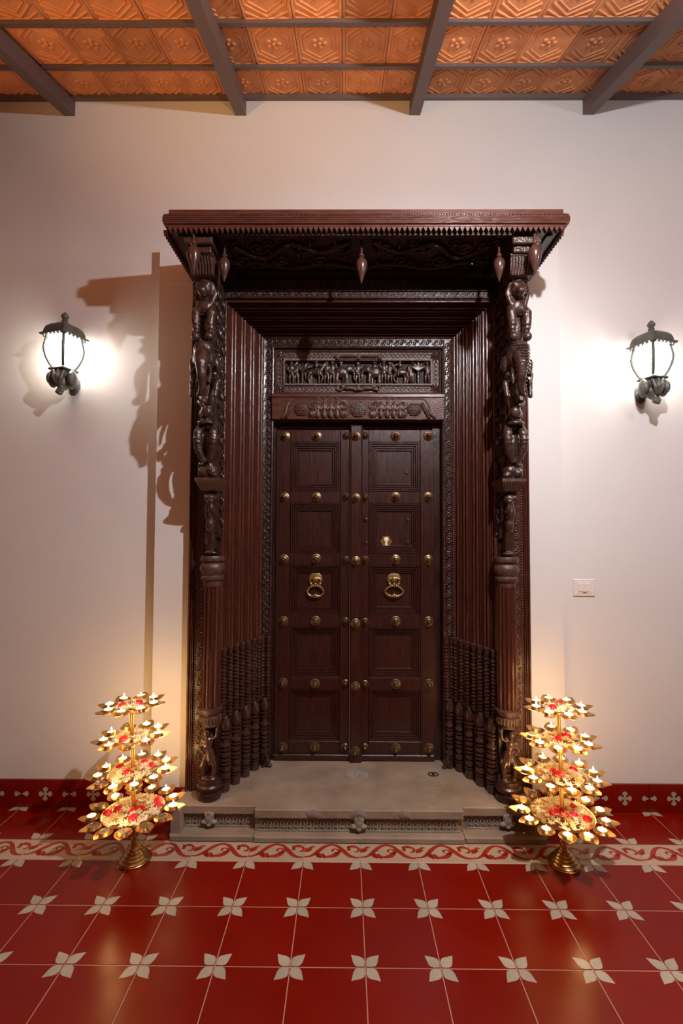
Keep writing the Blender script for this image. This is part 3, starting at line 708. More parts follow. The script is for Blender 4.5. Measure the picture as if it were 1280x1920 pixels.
# ================================================================= COLUMNS
def column(sg, label):
    X = CX+sg*.715; Y = -.155
    c = thing('carved_column', label, 'column', (X, Y, ZS), group='columns beside the door')
    z0 = 0
    b = MB(); b.lathe([(.050, 0), (.056, .006), (.060, .02), (.060, .034), (.050, .040), (.052, .05), (.062, .058), (.062, .068), (.054, .076), (.050, .10)], n=20); b.box(-.045, .045, .0, .055, 0, .12); b.obj('pedestal', M_wood, c)
    MB().box(-.036, .036, .018, .05, .09, .36).obj('figure_backing', M_wood, c)
    blob('carved_figure', [('e', (.012, -.020, .322), (.017, .017, .021)), ('t', [(.012, -.016, .31), (.012, -.012, .285)], [.010, .012]), ('e', (.010, -.014, .268), (.027, .019, .032)), ('e', (.002, -.012, .226), (.024, .020, .022)),
          ('t', [(-.008, -.014, .218), (-.026, -.022, .168), (-.022, -.014, .105)], [.017, .013, .010]), ('t', [(.012, -.014, .218), (.030, -.024, .164), (.026, -.014, .105)], [.017, .013, .010]),
          ('t', [(.034, -.012, .285), (.046, -.018, .240), (.024, -.034, .232)], [.010, .009, .008]), ('t', [(-.012, -.012, .290), (-.034, -.016, .300), (-.036, -.010, .345)], [.010, .009, .008]),
          ('e', (-.004, -.026, .195), (.010, .010, .034)), ('e', (0, -.006, .096), (.045, .034, .012)), ('e', (.012, .0, .300), (.030, .018, .030))], M_carve2, c, .0042, flip=sg)
    b = MB(); b.lathe([(.036, .350), (.044, .356), (.040, .366), (.046, .376), (.052, .392), (.052, .400), (.044, .406), (.050, .420), (.058, .432), (.058, .440), (.045, .446)], n=20); b.box(-.04, .04, .0, .055, .345, .45)
    for i in range(11):
        a = pi + i*pi/10; b.ell((.048*cos(a), .048*sin(a), .388), (.008, .008, .018), None, 6, 4)
    b.obj('lower_capital', M_carveband, c)
    # fluted shaft
    b = MB(); P = []; nf = 14
    for i in range(nf*4):
        a = 2*pi*i/(nf*4); rr = .043 + .0045*(1 if i % 4 in (0, 1) else -1) * (1 if i % 4 != 3 else .6); P.append((rr*cos(a), rr*sin(a)))
    b.poly(P, .592, 'z', .444); b.obj('fluted_shaft', M_reed, c, ang=25)
    b = MB()
    b.lathe([(.043, 1.030), (.046, 1.040), (.044, 1.060), (.054, 1.066), (.056, 1.078), (.048, 1.086), (.050, 1.094), (.058, 1.104), (.062, 1.122), (.056, 1.140), (.048, 1.146), (.050, 1.152), (.058, 1.156), (.060, 1.170), (.056, 1.180)], n=20)
    b.box(-.04, .04, .0, .055, 1.03, 1.18); b.obj('capital', M_carveband, c)
    MB().box(-.028, .028, .030, .055, 0.0, 1.18).obj('back_strip', M_wood, c)
    return c
column(-1, 'fluted dark wooden column with carved figure, left of the door'); column(1, 'fluted dark wooden column with carved figure, right of the door')

# ================================================================= BRACKETS
def bracket(sg, label):
    X = CX+sg*.715
    br = thing('carved_bracket', label, 'bracket', (X, -.11, ZS+1.185), group='carved brackets under the canopy')
    br.location = (X, 0, 0)
    # plate against the frame, growing forward with height (side profile y,z)
    prof = [(-.115, 1.40), (-.15, 1.42), (-.185, 1.52), (-.20, 1.66), (-.235, 1.80), (-.26, 1.98), (-.305, 2.20), (-.325, 2.40), (-.36, 2.56), (-.40, 2.625), (-.44, 2.66), (-.44, 2.70), (-.115, 2.70)]
    b = MB(); b.poly(prof, .070, 'x', -.040 if sg < 0 else -.030)
    b.obj('bracket_plate', M_carve, br)
    # scrollwork on the inner side of the plate
    b = MB(); xi = -sg*.036
    def sw(y, z, r, dn, k=12):
        pts = [(xi-sg*.003, y+dn*r*(1-.8*i/k)*cos(2.6*pi*i/k), z+r*(1-.8*i/k)*sin(2.6*pi*i/k)) for i in range(k+1)]; b.tube(pts, [r*.2*(1-.5*i/k) for i in range(k+1)], 5)
    z = 1.50; i = 0
    while z < 2.60:
        wdt = .05 + (z-1.4)*.16
        for q in range(max(1, int(wdt/.055))):
            sw(-.14-q*.058, z+random.uniform(-.01, .01), .026, 1 if (i+q) % 2 else -1)
        z += .055; i += 1
    for i in range(70):
        zz = 1.44+i*(2.62-1.44)/70; b.ell((xi, -.122, zz), .0055, None, 6, 4)
    b.obj('plate_scrollwork', M_carve, br, kind='stuff')
    # front figures, from top
    F = lambda nm, sh, vx=.005, sm=1: blob(nm, sh, M_carve, br, vx, (0, 0, 0), sg, sm)
    b = MB()
    b.add([(-.058, -.43, 2.645), (.058, -.43, 2.645), (.058, -.30, 2.645), (-.058, -.30, 2.645), (-.050, -.40, 2.575), (.050, -.40, 2.575), (.05, -.30, 2.575), (-.05, -.30, 2.575)], [(0, 1, 2, 3), (4, 7, 6, 5), (0, 4, 5, 1), (1, 5, 6, 2), (2, 6, 7, 3), (3, 7, 4, 0)])
    for i in range(8):
        xx = -.046+i*.0131; b.tube(catmull([(xx, -.434, 2.640), (xx+.003, -.422, 2.61), (xx, -.404, 2.578)], 3), .0045, 5)
    b.tube([(-.06, -.432, 2.646), (.06, -.432, 2.646)], .005, 6)
    b.obj('capital_block', M_carveband, br)
    # block steps up to soffit
    b = MB().box(-.052, .052, -.45, -.30, 2.647, 2.675, .004); b.box(-.062, .062, -.47, -.30, 2.675, 2.705, .004); b.obj('impost', M_carve, br)
    F('carved_lion_head', [('e', (0, -.355, 2.535), (.036, .036, .036)), ('e', (.004, -.388, 2.515), (.022, .018, .018)), ('e', (-.022, -.375, 2.548), (.012, .012, .012)), ('e', (.026, -.375, 2.548), (.012, .012, .012)), ('t', [(-.034, -.35, 2.56), (-.046, -.34, 2.52), (-.03, -.35, 2.47)], [.012, .014, .010]), ('t', [(.034, -.35, 2.56), (.046, -.34, 2.52), (.034, -.35, 2.47)], [.012, .014, .010]),
        ('e', (0, -.335, 2.46), (.040, .034, .040)), ('e', (0, -.380, 2.496), (.016, .012, .007)), ('e', (.0, -.352, 2.572), (.03, .026, .014))])
    F('carved_forelegs', [('e', (0, -.315, 2.37), (.046, .030, .07))] + [sh for xx in (-.034, .030) for sh in (
        ('t', [(xx, -.345, 2.455), (xx*1.1, -.372, 2.420), (xx*1.05, -.378, 2.385), (xx, -.372, 2.335)], [.016, .022, .020, .015]), ('e', (xx, -.376, 2.368), (.021, .021, .008)), ('e', (xx, -.376, 2.350), (.019, .019, .006)), ('e', (xx*.95, -.385, 2.312), (.021, .022, .020)))])
    F('carved_elephant_head', [('e', (0, -.345, 2.232), (.054, .050, .066)), ('e', (0, -.365, 2.262), (.046, .040, .040)), ('t', [(-.004, -.392, 2.225), (-.008, -.418, 2.18), (-.010, -.414, 2.13), (-.008, -.400, 2.085), (.004, -.388, 2.055), (.016, -.384, 2.052)], [.036, .029, .022, .017, .012, .009]),
        ('e', (-.056, -.318, 2.210), (.012, .026, .040)), ('e', (.058, -.322, 2.200), (.016, .028, .044)), ('t', [(-.034, -.37, 2.175), (-.044, -.396, 2.14), (-.042, -.400, 2.10)], [.010, .008, .005]), ('t', [(.034, -.37, 2.175), (.042, -.396, 2.14), (.038, -.400, 2.10)], [.010, .008, .005])])
    b = MB()
    for i in range(15 if sg > 0 else 0):
        t = i/14; zz = 2.27-.20*t; rr = .026*(1-.5*t)+.003; yy = -.408-.036*sin(pi*min(1, t*1.2)) + .010*t
        b.tube([(sg*.002-rr, yy+.012, zz), (sg*.002-rr*.5, yy-.002, zz-.002), (sg*.002+rr*.5, yy-.002, zz-.002), (sg*.002+rr, yy+.012, zz)], .0035, 5)
    if sg > 0: b.obj('trunk_ridges', M_carve, br)
    F('carved_rider', [('e', (0, -.285, 2.07), (.042, .034, .080)), ('t', [(-.040, -.31, 2.15), (-.056, -.335, 2.12), (-.052, -.35, 2.06)], [.012, .014, .012]), ('t', [(.040, -.31, 2.15), (.056, -.335, 2.12), (.052, -.35, 2.06)], [.012, .014, .012]),
        ('e', (-.050, -.352, 2.155), (.014, .014, .011)), ('e', (.050, -.352, 2.155), (.014, .014, .011)), ('t', [(0, -.32, 2.04), (.018, -.345, 2.03), (.0, -.36, 2.015)], [.014, .014, .010]),
        ('e', (0, -.300, 1.985), (.034, .034, .034)), ('e', (0, -.305, 1.945), (.042, .036, .012)), ('e', (-.008, -.335, 1.992), (.024, .014, .026)), ('e', (.0, -.325, 2.055), (.02, .014, .012))])
    F('carved_hind_legs', [('e', (0, -.255, 1.86), (.042, .030, .075))] + [sh for xx in (-.030, .030) for sh in (
        ('t', [(xx, -.285, 1.93), (xx*1.2, -.305, 1.90), (xx*1.25, -.308, 1.865), (xx*1.15, -.305, 1.83), (xx*.7, -.298, 1.79), (xx*.35, -.29, 1.775)], [.018, .022, .020, .019, .014, .012]), ('e', (xx*1.22, -.312, 1.872), (.023, .020, .007)), ('e', (xx*1.22, -.312, 1.855), (.021, .019, .006)))])
    F('carved_crouching_figure', [('e', (-.010, -.255, 1.735), (.034, .030, .030)), ('e', (.022, -.262, 1.722), (.026, .024, .024)), ('e', (-.030, -.268, 1.712), (.020, .018, .015)), ('e', (.004, -.262, 1.762), (.03, .022, .014)), ('e', (0, -.24, 1.705), (.046, .03, .014)), ('e', (.040, -.25, 1.75), (.012, .014, .026))])
    b = MB(); b.add([(-.056, -.285, 1.698), (.056, -.285, 1.698), (.056, -.12, 1.698), (-.056, -.12, 1.698), (-.056, -.285, 1.684), (.056, -.285, 1.684), (.056, -.12, 1.684), (-.056, -.12, 1.684), (-.036, -.245, 1.640), (.036, -.245, 1.640), (.036, -.12, 1.640), (-.036, -.12, 1.640)],
        [(0, 1, 2, 3), (0, 4, 5, 1), (1, 5, 6, 2), (3, 7, 4, 0), (4, 8, 9, 5), (5, 9, 10, 6), (7, 11, 8, 4), (8, 11, 10, 9), (2, 6, 7, 3), (6, 10, 11, 7)])
    for i in range(7): b.tube([(-.045+i*.015, -.282, 1.682), (-.03+i*.010, -.248, 1.645)], .004, 5)
    b.obj('middle_capital', M_carveband, br)
    F('carved_yali', [('e', (0, -.215, 1.605), (.030, .028, .026)), ('e', (-.010, -.240, 1.592), (.016, .016, .014)), ('e', (.018, -.232, 1.610), (.010, .012, .014)), ('t', [(-.008, -.24, 1.585), (-.016, -.245, 1.555), (-.008, -.235, 1.53)], [.012, .010, .008]),
        ('e', (-.014, -.235, 1.545), (.020, .014, .010)), ('e', (.004, -.205, 1.545), (.026, .026, .05)), ('e', (.002, -.200, 1.485), (.022, .024, .040)), ('t', [(.0, -.19, 1.46), (-.004, -.185, 1.41), (.010, -.180, 1.36)], [.016, .013, .011]), ('t', [(.016, -.19, 1.45), (.026, -.185, 1.40), (.014, -.18, 1.36)], [.012, .010, .010]),
        ('b', (-.014, .026, -.19, -.115, 1.36, 1.50)), ('e', (.004, -.180, 1.345), (.034, .022, .010))], .0042)
    return br
bracket(-1, 'carved bracket of elephant and rider on the left, sconce-side column'.replace(', sconce-side', ' wooden'))
bracket(1, 'carved bracket of elephant and rider on the right wooden column')

# ================================================================= CANOPY
ca = thing('door_canopy', 'dark wooden canopy with toothed fascia projecting over the door', 'canopy')
CXC = .090; W2 = .868; YF = -.505; YB = PY
ZC0 = 2.735; ZC1 = 2.783
b = MB(); b.box(CXC-W2+.018, CXC+W2-.018, YF+.014, YB, ZC1, 2.806, .002); b.obj('top_board', M_fascia, ca)
b = MB()
def ring3(b, w2, yf, z0, z1, th=.03):   # front and two side boards
    b.box(CXC-w2, CXC+w2, yf, yf+th, z0, z1, .002)
    b.box(CXC-w2, CXC-w2+th, yf+th, YB, z0, z1); b.box(CXC+w2-th, CXC+w2, yf+th, YB, z0, z1)
ring3(b, W2, YF, ZC0+.004, ZC1-.006); ring3(b, W2-.008, YF+.008, ZC0-.006, ZC0+.004); ring3(b, W2-.006, YF+.006, ZC1-.006, ZC1)
b.obj('fascia', M_fascia, ca)
b = MB()
for z in (ZC0+.011, ZC0+.019, ZC0+.027): b.box(CXC-W2-.003, CXC+W2+.003, YF-.003, YF+.005, z, z+.004, .001); b.box(CXC-W2-.003, CXC-W2+.005, YF, YB, z, z+.004); b.box(CXC+W2-.005, CXC+W2+.003, YF, YB, z, z+.004)
b.obj('fascia_reeds', M_fascia, ca)
b = MB(); nb = 150
for i in range(nb): b.ell((CXC-W2+.006+(i+.5)*(2*W2-.012)/nb, YF-.001, ZC1-.009), (.0045, .004, .004), None, 6, 4)
for i in range(38):
    for sg in (-1, 1): b.ell((CXC+sg*W2, YF+.006+i*.0113, ZC1-.009), (.003, .0045, .004), None, 6, 4)
b.obj('fascia_beading', M_fascia, ca, kind='stuff')
me_tooth = MB().add([(-.0112, 0, 0), (.0112, 0, 0), (.0112, .018, 0), (-.0112, .018, 0), (0, .0, -.023), (0, .018, -.023)], [(0, 1, 2, 3)[::-1], (0, 4, 1), (3, 2, 5), (0, 3, 5, 4), (1, 4, 5, 2)]).mesh('tooth', M_fascia)
nt_ = 76
for i in range(nt_): inst(me_tooth, 'tooth', ca, (CXC-W2+.016+(i+.5)*(2*W2-.032)/nt_, YF+.008, ZC0-.006))
for sg in (-1, 1):
    for i in range(18): inst(me_tooth, 'tooth', ca, (CXC+sg*(W2-.008), YF+.030+(i+.5)*.0225, ZC0-.006), (0, 0, -sg*pi/2 if sg < 0 else pi/2))
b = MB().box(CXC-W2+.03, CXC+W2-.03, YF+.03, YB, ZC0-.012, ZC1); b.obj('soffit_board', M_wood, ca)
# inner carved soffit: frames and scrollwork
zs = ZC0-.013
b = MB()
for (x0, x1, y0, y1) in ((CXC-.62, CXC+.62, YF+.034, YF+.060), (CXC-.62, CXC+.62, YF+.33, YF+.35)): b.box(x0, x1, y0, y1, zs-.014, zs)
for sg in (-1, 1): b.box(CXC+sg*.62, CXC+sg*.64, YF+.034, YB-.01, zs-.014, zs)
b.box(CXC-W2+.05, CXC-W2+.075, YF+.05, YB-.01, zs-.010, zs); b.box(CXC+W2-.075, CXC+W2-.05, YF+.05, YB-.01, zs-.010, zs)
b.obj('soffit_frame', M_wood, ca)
b = MB()
def ssw(x, y, r, dn, k=14, tn=1.5):
    pts = [(x+dn*r*(1-.8*i/k)*cos(tn*2*pi*i/k), y+r*(1-.8*i/k)*sin(tn*2*pi*i/k), zs-.006) for i in range(k+1)]; b.tube(pts, [r*.17*(1-.4*i/k) for i in range(k+1)], 6)
    b.ell((x, y, zs-.008), (r*.25, r*.25, .010), None, 8, 5)
yc = YF+.19
for sg in (-1, 1):
    for i in range(6):
        x = CX+sg*(.10+i*.093)
        ssw(x, yc+(.055 if i % 2 else -.045), .045, sg if i % 2 else -sg); ssw(x+.04*sg, yc-(.085 if i % 2 else -.10), .028, -sg)
    P = catmull([(CX+sg*.05, yc-.10, zs-.008), (CX+sg*.18, yc-.02, zs-.010), (CX+sg*.32, yc-.08, zs-.010), (CX+sg*.46, yc+.03, zs-.010), (CX+sg*.58, yc-.06, zs-.008)], 6); b.tube(P, .010, 6)
    P = catmull([(CX+sg*.02, yc+.12, zs-.008), (CX+sg*.16, yc+.08, zs-.010), (CX+sg*.34, yc+.12, zs-.010), (CX+sg*.5, yc+.07, zs-.010), (CX+sg*.60, yc+.11, zs-.008)], 6); b.tube(P, .008, 6)
    for i in range(18):
        x = CX+sg*random.uniform(.06, .6); y = yc+random.uniform(-.12, .13)
        b.ell((x, y, zs-.004), (.022, .008, .010), Matrix.Rotation(random.uniform(0, pi), 3, 'Z'), 7, 5)
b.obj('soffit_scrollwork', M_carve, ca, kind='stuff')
# pendants
def pendant(x, y, z, s=1.0, ztop=None):
    P = [(.006*s, 0), (.014*s, -.003*s), (.014*s, -.010*s), (.009*s, -.013*s), (.013*s, -.017*s), (.025*s, -.030*s), (.029*s, -.046*s), (.026*s, -.066*s), (.017*s, -.092*s), (.007*s, -.118*s), (.001*s, -.134*s)]
    b = MB().lathe([(.006*s, max(0.0, (ztop or zs)-z))] + P, (0, 0, 0), 18); b.obj('pendant', M_leafp, ca, (x, y, z))
M_leafp = mat('pendant_wood', (0.050, 0.020, 0.015), 0.22, col2=(0.075, 0.030, 0.022), scale=14, coat=0.3)
pendant(CX, -.40, 2.665, .95); pendant(CX-.615, -.40, 2.665, .9); pendant(CX+.615, -.40, 2.665, .9)
pendant(CX-.73, -.475, 2.678, 1.05); pendant(CX+.745, -.475, 2.678, 1.05)

# ================================================================= WALL LANTERNS
def sconce(X, Z, rz, label):
    s = thing('wall_lantern', label, 'lamp', (X, 0, Z), group='wall lanterns beside the doorway')
    # backplate and arm
    b = MB(); b.ell((0, -.006, -.12), (.032, .010, .055), None, 16, 8); b.tube(catmull([(0, -.01, -.125), (0, -.04, -.14), (0, -.08, -.13), (0, -.10, -.10)], 5), .016, 8); b.obj('wall_bracket', M_iron, s)
    lan = Vector((0, -.104, 0)); rot = Matrix.Rotation(R(rz), 4, 'Z')
    def sq(pr, b):   # square-section lofted body: list of (half, z)
        vs = []
        for h, z in pr: vs += [rot @ Vector((sx*h, sy*h, z)) + lan for sx, sy in ((-1, -1), (1, -1), (1, 1), (-1, 1))]
        fs = []
        for i in range(len(pr)-1):
            for k in range(4): fs.append((i*4+k, i*4+(k+1) % 4, (i+1)*4+(k+1) % 4, (i+1)*4+k))
        fs.append((3, 2, 1, 0)); q = (len(pr)-1)*4; fs.append((q, q+1, q+2, q+3)); b.add(vs, fs)
    bow = lambda t: .036 + .028*sin(pi/2*min(1, t*1.55))**.9 - .010*max(0, t-.65)/.35     # t 0 bottom .. 1 top
    pr = [(bow(i/8)-.004, -.065+.165*i/8) for i in range(9)]
    b = MB(); sq(pr, b); b.obj('glass_body', M_glow, s, ang=50, label='glowing frosted glass')
    fb = MB()
    for sx, sy in ((-1, -1), (1, -1), (1, 1), (-1, 1)):
        fb.tube([rot @ Vector((sx*(h+.003), sy*(h+.003), z)) + lan for h, z in pr], [.0078]*9, 6)
    for sx, sy, ex, ey in ((-1, -1, 1, -1), (1, -1, 1, 1), (1, 1, -1, 1), (-1, 1, -1, -1)):   # arched lower webs
        h = pr[0][0]+.004; h2 = pr[2][0]+.004
        P = [rot @ Vector(p) + lan for p in ((sx*h, sy*h, -.068), (ex*h, ey*h, -.068), (ex*h2, ey*h2, -.022), ((sx+ex)/2*h*.9+ (ex-sx)*h*.22, (sy+ey)/2*h*.9+(ey-sy)*h*.22, -.052), ((sx+ex)/2*h*.9-(ex-sx)*h*.22, (sy+ey)/2*h*.9-(ey-sy)*h*.22, -.052), (sx*h2, sy*h2, -.022))]
        fb.add(P, [(0, 1, 2, 3), (0, 3, 4), (0, 4, 5)])
    b2 = fb; sq([(.048, -.078), (.050, -.072), (.046, -.066)], b2); b2.obj('lantern_frame', M_iron, s)
    b = MB(); sq([(.078, .098), (.080, .102), (.080, .107), (.068, .110), (.067, .126), (.060, .146), (.046, .161), (.026, .169), (.014, .170)], b); b.obj('roof', M_iron, s, ang=50)
    b = MB()
    for k in range(4):
        a0 = [(-1, -1), (1, -1), (1, 1), (-1, 1)][k]; a1 = [(-1, -1), (1, -1), (1, 1), (-1, 1)][(k+1) % 4]
        for i in range(6):
            t = (i+.5)/6; p = rot @ Vector(((a0[0]*(1-t)+a1[0]*t)*.070, (a0[1]*(1-t)+a1[1]*t)*.070, .095)) + lan; b.ell(p, (.008, .008, .007), None, 6, 4)
    b.obj('scallop_trim', M_iron, s)
    b = MB(); b.lathe([(.016, .168), (.020, .174), (.012, .180), (.016, .188), (.010, .194), (.018, .204), (.019, .212), (.013, .222), (.004, .232)], (0, -.104, 0), 12); b.obj('finial', M_iron, s)
    blob('leaf_cup', [('e', (0, -.104, -.098), (.048, .046, .040)), ('e', (0, -.108, -.140), (.034, .036, .040)), ('t', [(0, -.115, -.15), (.004, -.125, -.180), (.012, -.135, -.190)], [.024, .017, .011]), ('e', (.050, -.110, -.120), (.022, .034, .046)), ('e', (-.050, -.110, -.120), (.022, .034, .046)),
        ('t', [(-.026, -.148, -.09), (-.018, -.158, -.13), (-.004, -.150, -.16)], [.010, .011, .007]), ('t', [(.026, -.148, -.09), (.018, -.158, -.13), (.006, -.150, -.16)], [.010, .011, .007]), ('t', [(0, -.150, -.085), (.0, -.160, -.12), (.001, -.150, -.155)], [.008, .010, .007]),
        ('e', (.054, -.138, -.122), (.014, .012, .030)), ('e', (-.054, -.138, -.122), (.014, .012, .030)), ('t', [(.0, -.125, -.175), (-.008, -.135, -.196), (.006, -.138, -.204)], [.016, .014, .010])], M_iron, s, .004, smooth=1)
    return s
sconce(-1.460, 2.341, -17, 'black wall lantern glowing on the left wall')
sconce(1.574, 2.300, 17, 'black wall lantern glowing on the right wall')

# ================================================================= SWITCH
sw_ = thing('wall_switch', 'white switch plate on the wall right of the door', 'switch', (1.258, 0, 1.149))
MB().box(-.056, .056, -.008, 0, -.044, .044, .003).obj('plate', M_switch, sw_)
MB().box(-.036, .036, -.010, -.008, -.030, .032, .001).obj('module', M_switch, sw_)
for x in (-.018, .014): MB().box(x-.013, x+.013, -.014, -.010, -.020, .024, .002).obj('rocker', M_switch, sw_)
MB().box(-.008, .010, -.0115, -.010, -.027, -.024).obj('indicator', M_dark, sw_)

# ================================================================= TIERED OIL LAMP STANDS
# petal cup (leaf-shaped dish), shared
def cup_mesh():
    b = MB(); rings = []
    n = 16
    def outline(k, z):
        pts = []
        for i in range(n):
            a = 2*pi*i/n; r = .033*k
            x = r*cos(a); y = r*sin(a)
            if cos(a) > .5: x += .015*k*((cos(a)-.5)/.5)**2
            if cos(a) > .97: x += .004
            pts.append((x, y, z + (.004 if cos(a) > .9 else 0)))
        return pts
    L = [outline(.45, 0), outline(.8, .003), outline(1.0, .009), outline(1.06, .011), outline(.96, .0095), outline(.75, .0045), outline(.1, .002)]
    vs = sum(L, []); fs = []
    for j in range(len(L)-1):
        for i in range(n): fs.append((j*n+i, j*n+(i+1) % n, (j+1)*n+(i+1) % n, (j+1)*n+i))
    b.add(vs, fs); return b.mesh('petal_cup', M_brassy)
me_cup = cup_mesh()
RC = .0190
me_foil = MB().lathe([(RC*.94, 0), (RC, .0145), (RC*1.07, .016), (RC*.97, .016), (RC*.95, .0125), (RC*.3, .012)], n=14).mesh('foil_cup', M_silver)
me_wax = MB().lathe([(RC*.90, .0126), (RC*.90, .0140), (RC*.15, .0142)], n=12).mesh('wax', M_wax)
me_waxo = MB().lathe([(RC*.92, .009), (RC*.92, .0132), (RC*.5, .0127), (RC*.15, .013)], n=12).mesh('wax', M_waxoff)
me_wick = MB().tube([(0, 0, .013), (.001, 0, .019)], .0008, 5).mesh('wick', M_dark)
me_flame = MB().lathe([(.001, .016), (.0032, .019), (.0037, .022), (.0027, .027), (.0011, .032), (.0002, .035)], n=8).mesh('flame', M_flame)
def jasmine_mesh(R_, inner, seed, tall=.012):
    rnd = random.Random(seed); b = MB()
    cnt = int(200*(R_/.09)**2)
    for i in range(cnt):
        r = math.sqrt(rnd.uniform((inner/R_)**2, 1))*R_; a = rnd.uniform(0, 2*pi)
        z = tall*(1.15-.75*(r/R_)**2)*rnd.uniform(.55, 1) + .004; c = Vector((r*cos(a), r*sin(a), z)); ph = rnd.uniform(0, pi)
        s = rnd.uniform(.8, 1.2); tx = Matrix.Rotation(rnd.uniform(-.6, .6), 3, 'X') @ Matrix.Rotation(ph, 3, 'Z')
        for k in range(5):
            q = k*2*pi/5; d = tx @ Vector((cos(q), sin(q), .35)); e = tx @ Vector((cos(q+.45), sin(q+.45), .2)); f = tx @ Vector((cos(q-.45), sin(q-.45), .2))
            b.add([c, c+f*.0062*s, c+d*.0130*s, c+e*.0062*s], [(0, 1, 2, 3)])
    return b
def rose_mesh():
    b = MB(); rnd = random.Random(3)
    for ring, (k, rr, zz, tl) in enumerate(((6, .011, .004, .8), (5, .007, .008, .45), (4, .003, .011, .15))):
        for i in range(k):
            a = 2*pi*i/k + ring*.5
            rot = Matrix.Rotation(a, 3, 'Z') @ Matrix.Rotation(tl, 3, 'Y')
            b.ell(Vector((rr*cos(a), rr*sin(a), zz)), (.0075, .0078, .0022), rot, 8, 4)
    return b.mesh('rose_petals', M_rose)
me_rose = rose_mesh()
ordn = ['', 'second', 'third', 'fourth', 'fifth', 'sixth', 'seventh', 'eighth']
tier_n = ['top', 'second', 'third', 'bottom']
tiers = [(.658, .060, 8, .098, .014), (.522, .074, 9, .114, .018), (.370, .102, 11, .142, .022), (.204, .130, 13, .168, .024)]
unlit = {('left', 3): (0, 12, 11, 10, 8, 1), ('left', 2): (9,), ('left', 1): (5, 0), ('left', 0): (), ('right', 3): (6, 7, 5), ('right', 2): (6,), ('right', 1): (6, 5), ('right', 0): ()}
roses = {('left', 0): ((.030, .4), (.035, 3.6)), ('left', 1): ((.045, 4.3),), ('left', 2): ((.078, .3), (.060, 1.1), (.072, 2.8), (.035, 4.4)),
         ('left', 3): ((.066, 3.3), (.020, 5.4), (.033, 5.0), (.100, .5), (.103, .15), (.104, 3.5), (.085, 5.1), (.045, 5.9), (.028, 1.8)),
         ('right', 0): ((.030, 3.5), (.038, 1.1)), ('right', 1): ((.032, .9), (.020, 4.0), (.045, .4)), ('right', 2): ((.030, 3.0), (.035, 3.8), (.065, .3), (.022, 4.2)),
         ('right', 3): ((.032, 3.5), (.055, 3.4), (.028, 4.6), (.065, .4), (.050, 5.5), (.098, 5.6), (.020, 2.3))}
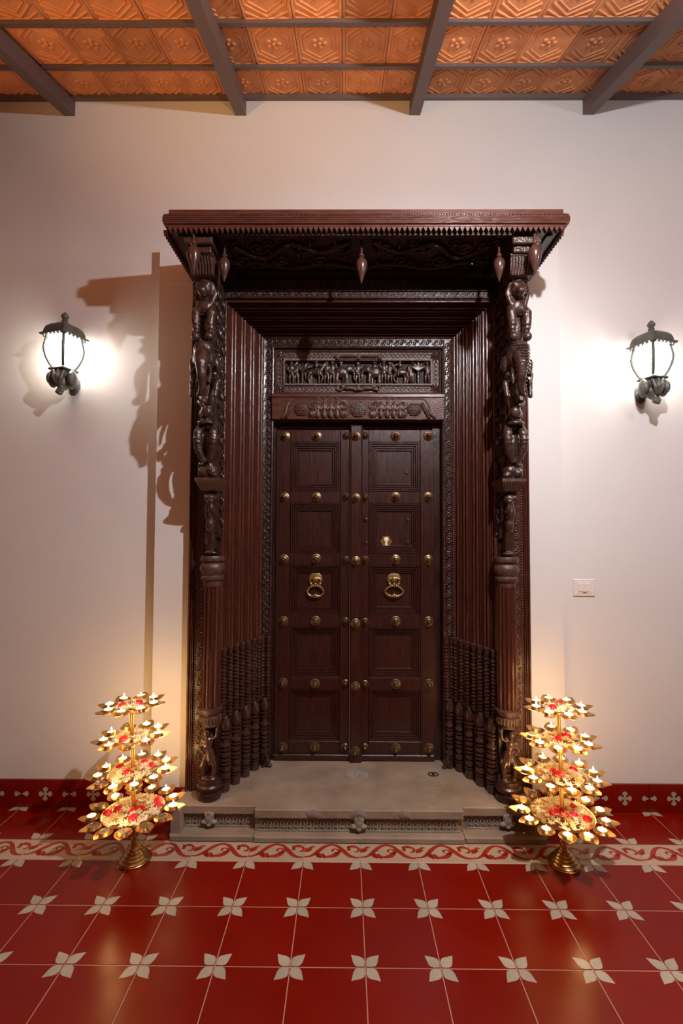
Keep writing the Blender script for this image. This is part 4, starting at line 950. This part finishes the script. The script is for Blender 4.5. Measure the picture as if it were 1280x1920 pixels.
def lamp_stand(side, X, Y, tilt):
    st_ = thing('lamp_stand', f'four-tier brass lamp stand of petal cups standing {side} of the door', 'lamp stand', (X, Y, 0), group='tiered brass lamp stands', rot=(0, R(tilt), 0))
    MT = Matrix.Translation((X, Y, 0)) @ Matrix.Rotation(R(tilt), 4, 'Y')
    b = MB(); P = [(.066, 0), (.066, .006)]
    for i in range(6):
        r = .064-.0095*i; z = .008+.011*i
        P += [(r, z), (r, z+.005), (r-.004, z+.008)]
    P += [(.014, .080), (.012, .088), (.012, .096)]
    b.lathe(P, n=32); b.obj('base', M_base, st_)
    b = MB().lathe([(.0085, .09), (.0085, .686), (.004, .692)], n=14); b.obj('stem', M_brassy, st_)
    for z in (.655, .518, .366, .200): MB().lathe([(.016, -.012), (.018, -.006), (.014, 0)], (0, 0, z), 14).obj('collar', M_brassy, st_)
    for t, (z, rp, n_, rc, dp) in enumerate(tiers):
        b = MB().lathe([(.012, -.004), (rp*.5, -.005), (rp*.9, -.001), (rp, .010), (rp*1.01, .011), (rp*.97, .009), (rp*.88, .001), (.012, -.001)], (0, 0, 0), 36)
        for i in range(n_):
            a = 2*pi*i/n_ - pi/2 + t*.22
            b.tube([(rp*.9*cos(a), rp*.9*sin(a), .001), ((rc-.01)*cos(a), (rc-.01)*sin(a), .003)], .003, 6)
        tray = b.obj('tray', M_brassy, st_, (0, 0, z))
        for i in range(n_):
            a = 2*pi*i/n_ - pi/2 + t*.22
            inst(me_cup, 'petal_cup', tray, (rc*cos(a), rc*sin(a), .003), (0, 0, a))
            c = MT @ Vector((rc*cos(a), rc*sin(a), z+.0062))
            lit = i not in unlit[(side, t)]
            k = i if i <= n_/2 else n_-i
            pos = 'frontmost' if i == 0 else (f'{ordn[k-1]+" " if k > 1 else "first "}{"right" if i <= n_/2 else "left"}ward of its frontmost one')
            lab = f'{"lit" if lit else "unlit"} tealight, {tier_n[t]} tier, {side} stand, {pos}'
            tl = thing('tealight', lab, 'tealight', c, group=f'tealights on the {side} lamp stand', rot=(R(random.uniform(-4, 4)), R(tilt+random.uniform(-4, 4)), random.uniform(0, 6)))
            inst(me_foil, 'foil_cup', tl); inst(me_wax if lit else me_waxo, 'wax', tl); inst(me_wick, 'wick', tl)
            if lit:
                inst(me_flame, 'flame', tl, scale=(1, 1, random.uniform(.75, 1.1)))
        jb = jasmine_mesh(rp*.93, .013, 10*t+(0 if side == 'left' else 5), .024 if t > 1 else .016)
        if t == 0 or t == 1: pass
        j = jb.obj('jasmine_flowers', M_jas, None, MT @ Vector((0, 0, z+.001)), (0, R(tilt), 0), kind='stuff', label=f'white jasmine blossoms heaped in the {tier_n[t]} tray of the {side} stand', category='flowers')
        for q, (rr, a) in enumerate(roses[(side, t)]):
            rr = min(rr, rp*.85)
            inst(me_rose, 'red_rose', None, MT @ Vector((rr*cos(a), rr*sin(a), z+(.020 if t > 1 else .014))), (random.uniform(-.3, .3), random.uniform(-.3, .3), q), (1.3,)*3,
                 label=f'red rose head, {tier_n[t]} tray, {side} stand, {"close in" if rr < .034 else "mid-tray" if rr < .07 else "at the rim"}, {["right", "back right", "back", "back left", "left", "front left", "front", "front right"][int(round(a/(pi/4))) % 8]} of the stem', category='flower', group=f'red roses on the {side} lamp stand')
        # candle light of the tier
        for a in ((.6, 2.5, 4.7) if t != 0 else (1.6, 4.7)):
            p = MT @ Vector((rc*1.0*cos(a), rc*1.0*sin(a), z+.060))
            light('tealight_glow', 'POINT', p, (1.0, 0.58, 0.22), CANDLE*n_/9, .03)
CANDLE = 0.48
lamp_stand('left', -.913, -.40, -2.5)
lamp_stand('right', .958, -.40, -1.4)

# the doorway's measured heights and widths, applied to its finished parts
ZP = [(-1, -1), (0, 0), (.15, .138), (.6, .583), (1.2, 1.184), (1.8, 1.799), (2.3, 2.319), (2.7, 2.743), (2.9, 2.958), (4, 4.15)]
def wz(z):
    for (a, b_), (c, d_) in zip(ZP, ZP[1:]):
        if z <= c: return b_ + (d_-b_)*(z-a)/(c-a)
def wx(x): return .071 + 1.02*(x-.076)
bpy.context.view_layer.update()
for root in [o for o in sc.objects if o.parent is None and o.name.split('.')[0] in ('stone_threshold', 'carved_doorframe', 'carved_transom', 'carved_lintel', 'door_1', 'door_2', 'carved_column', 'carved_bracket', 'door_canopy')]:
    allc = [root] + list(root.children_recursive)
    W = {o: o.matrix_world.copy() for o in allc}
    for o in allc:
        M_ = W[o]; p = M_.translation; np_ = Vector((wx(p.x), p.y, wz(p.z)))
        if o.type == 'MESH' and o.data.users == 1:
            N_ = M_.copy(); N_.translation = np_; inv = N_.inverted()
            for v in o.data.vertices:
                q = M_ @ v.co; v.co = inv @ Vector((wx(q.x), q.y, wz(q.z)))
        W[o] = (M_, np_)
    for o in allc:
        pp = W[o.parent][1] if o.parent else Vector((0, 0, 0))
        o.location = W[o][1] - pp
        if 'colonette' in o.name: o.scale.z *= 1.012
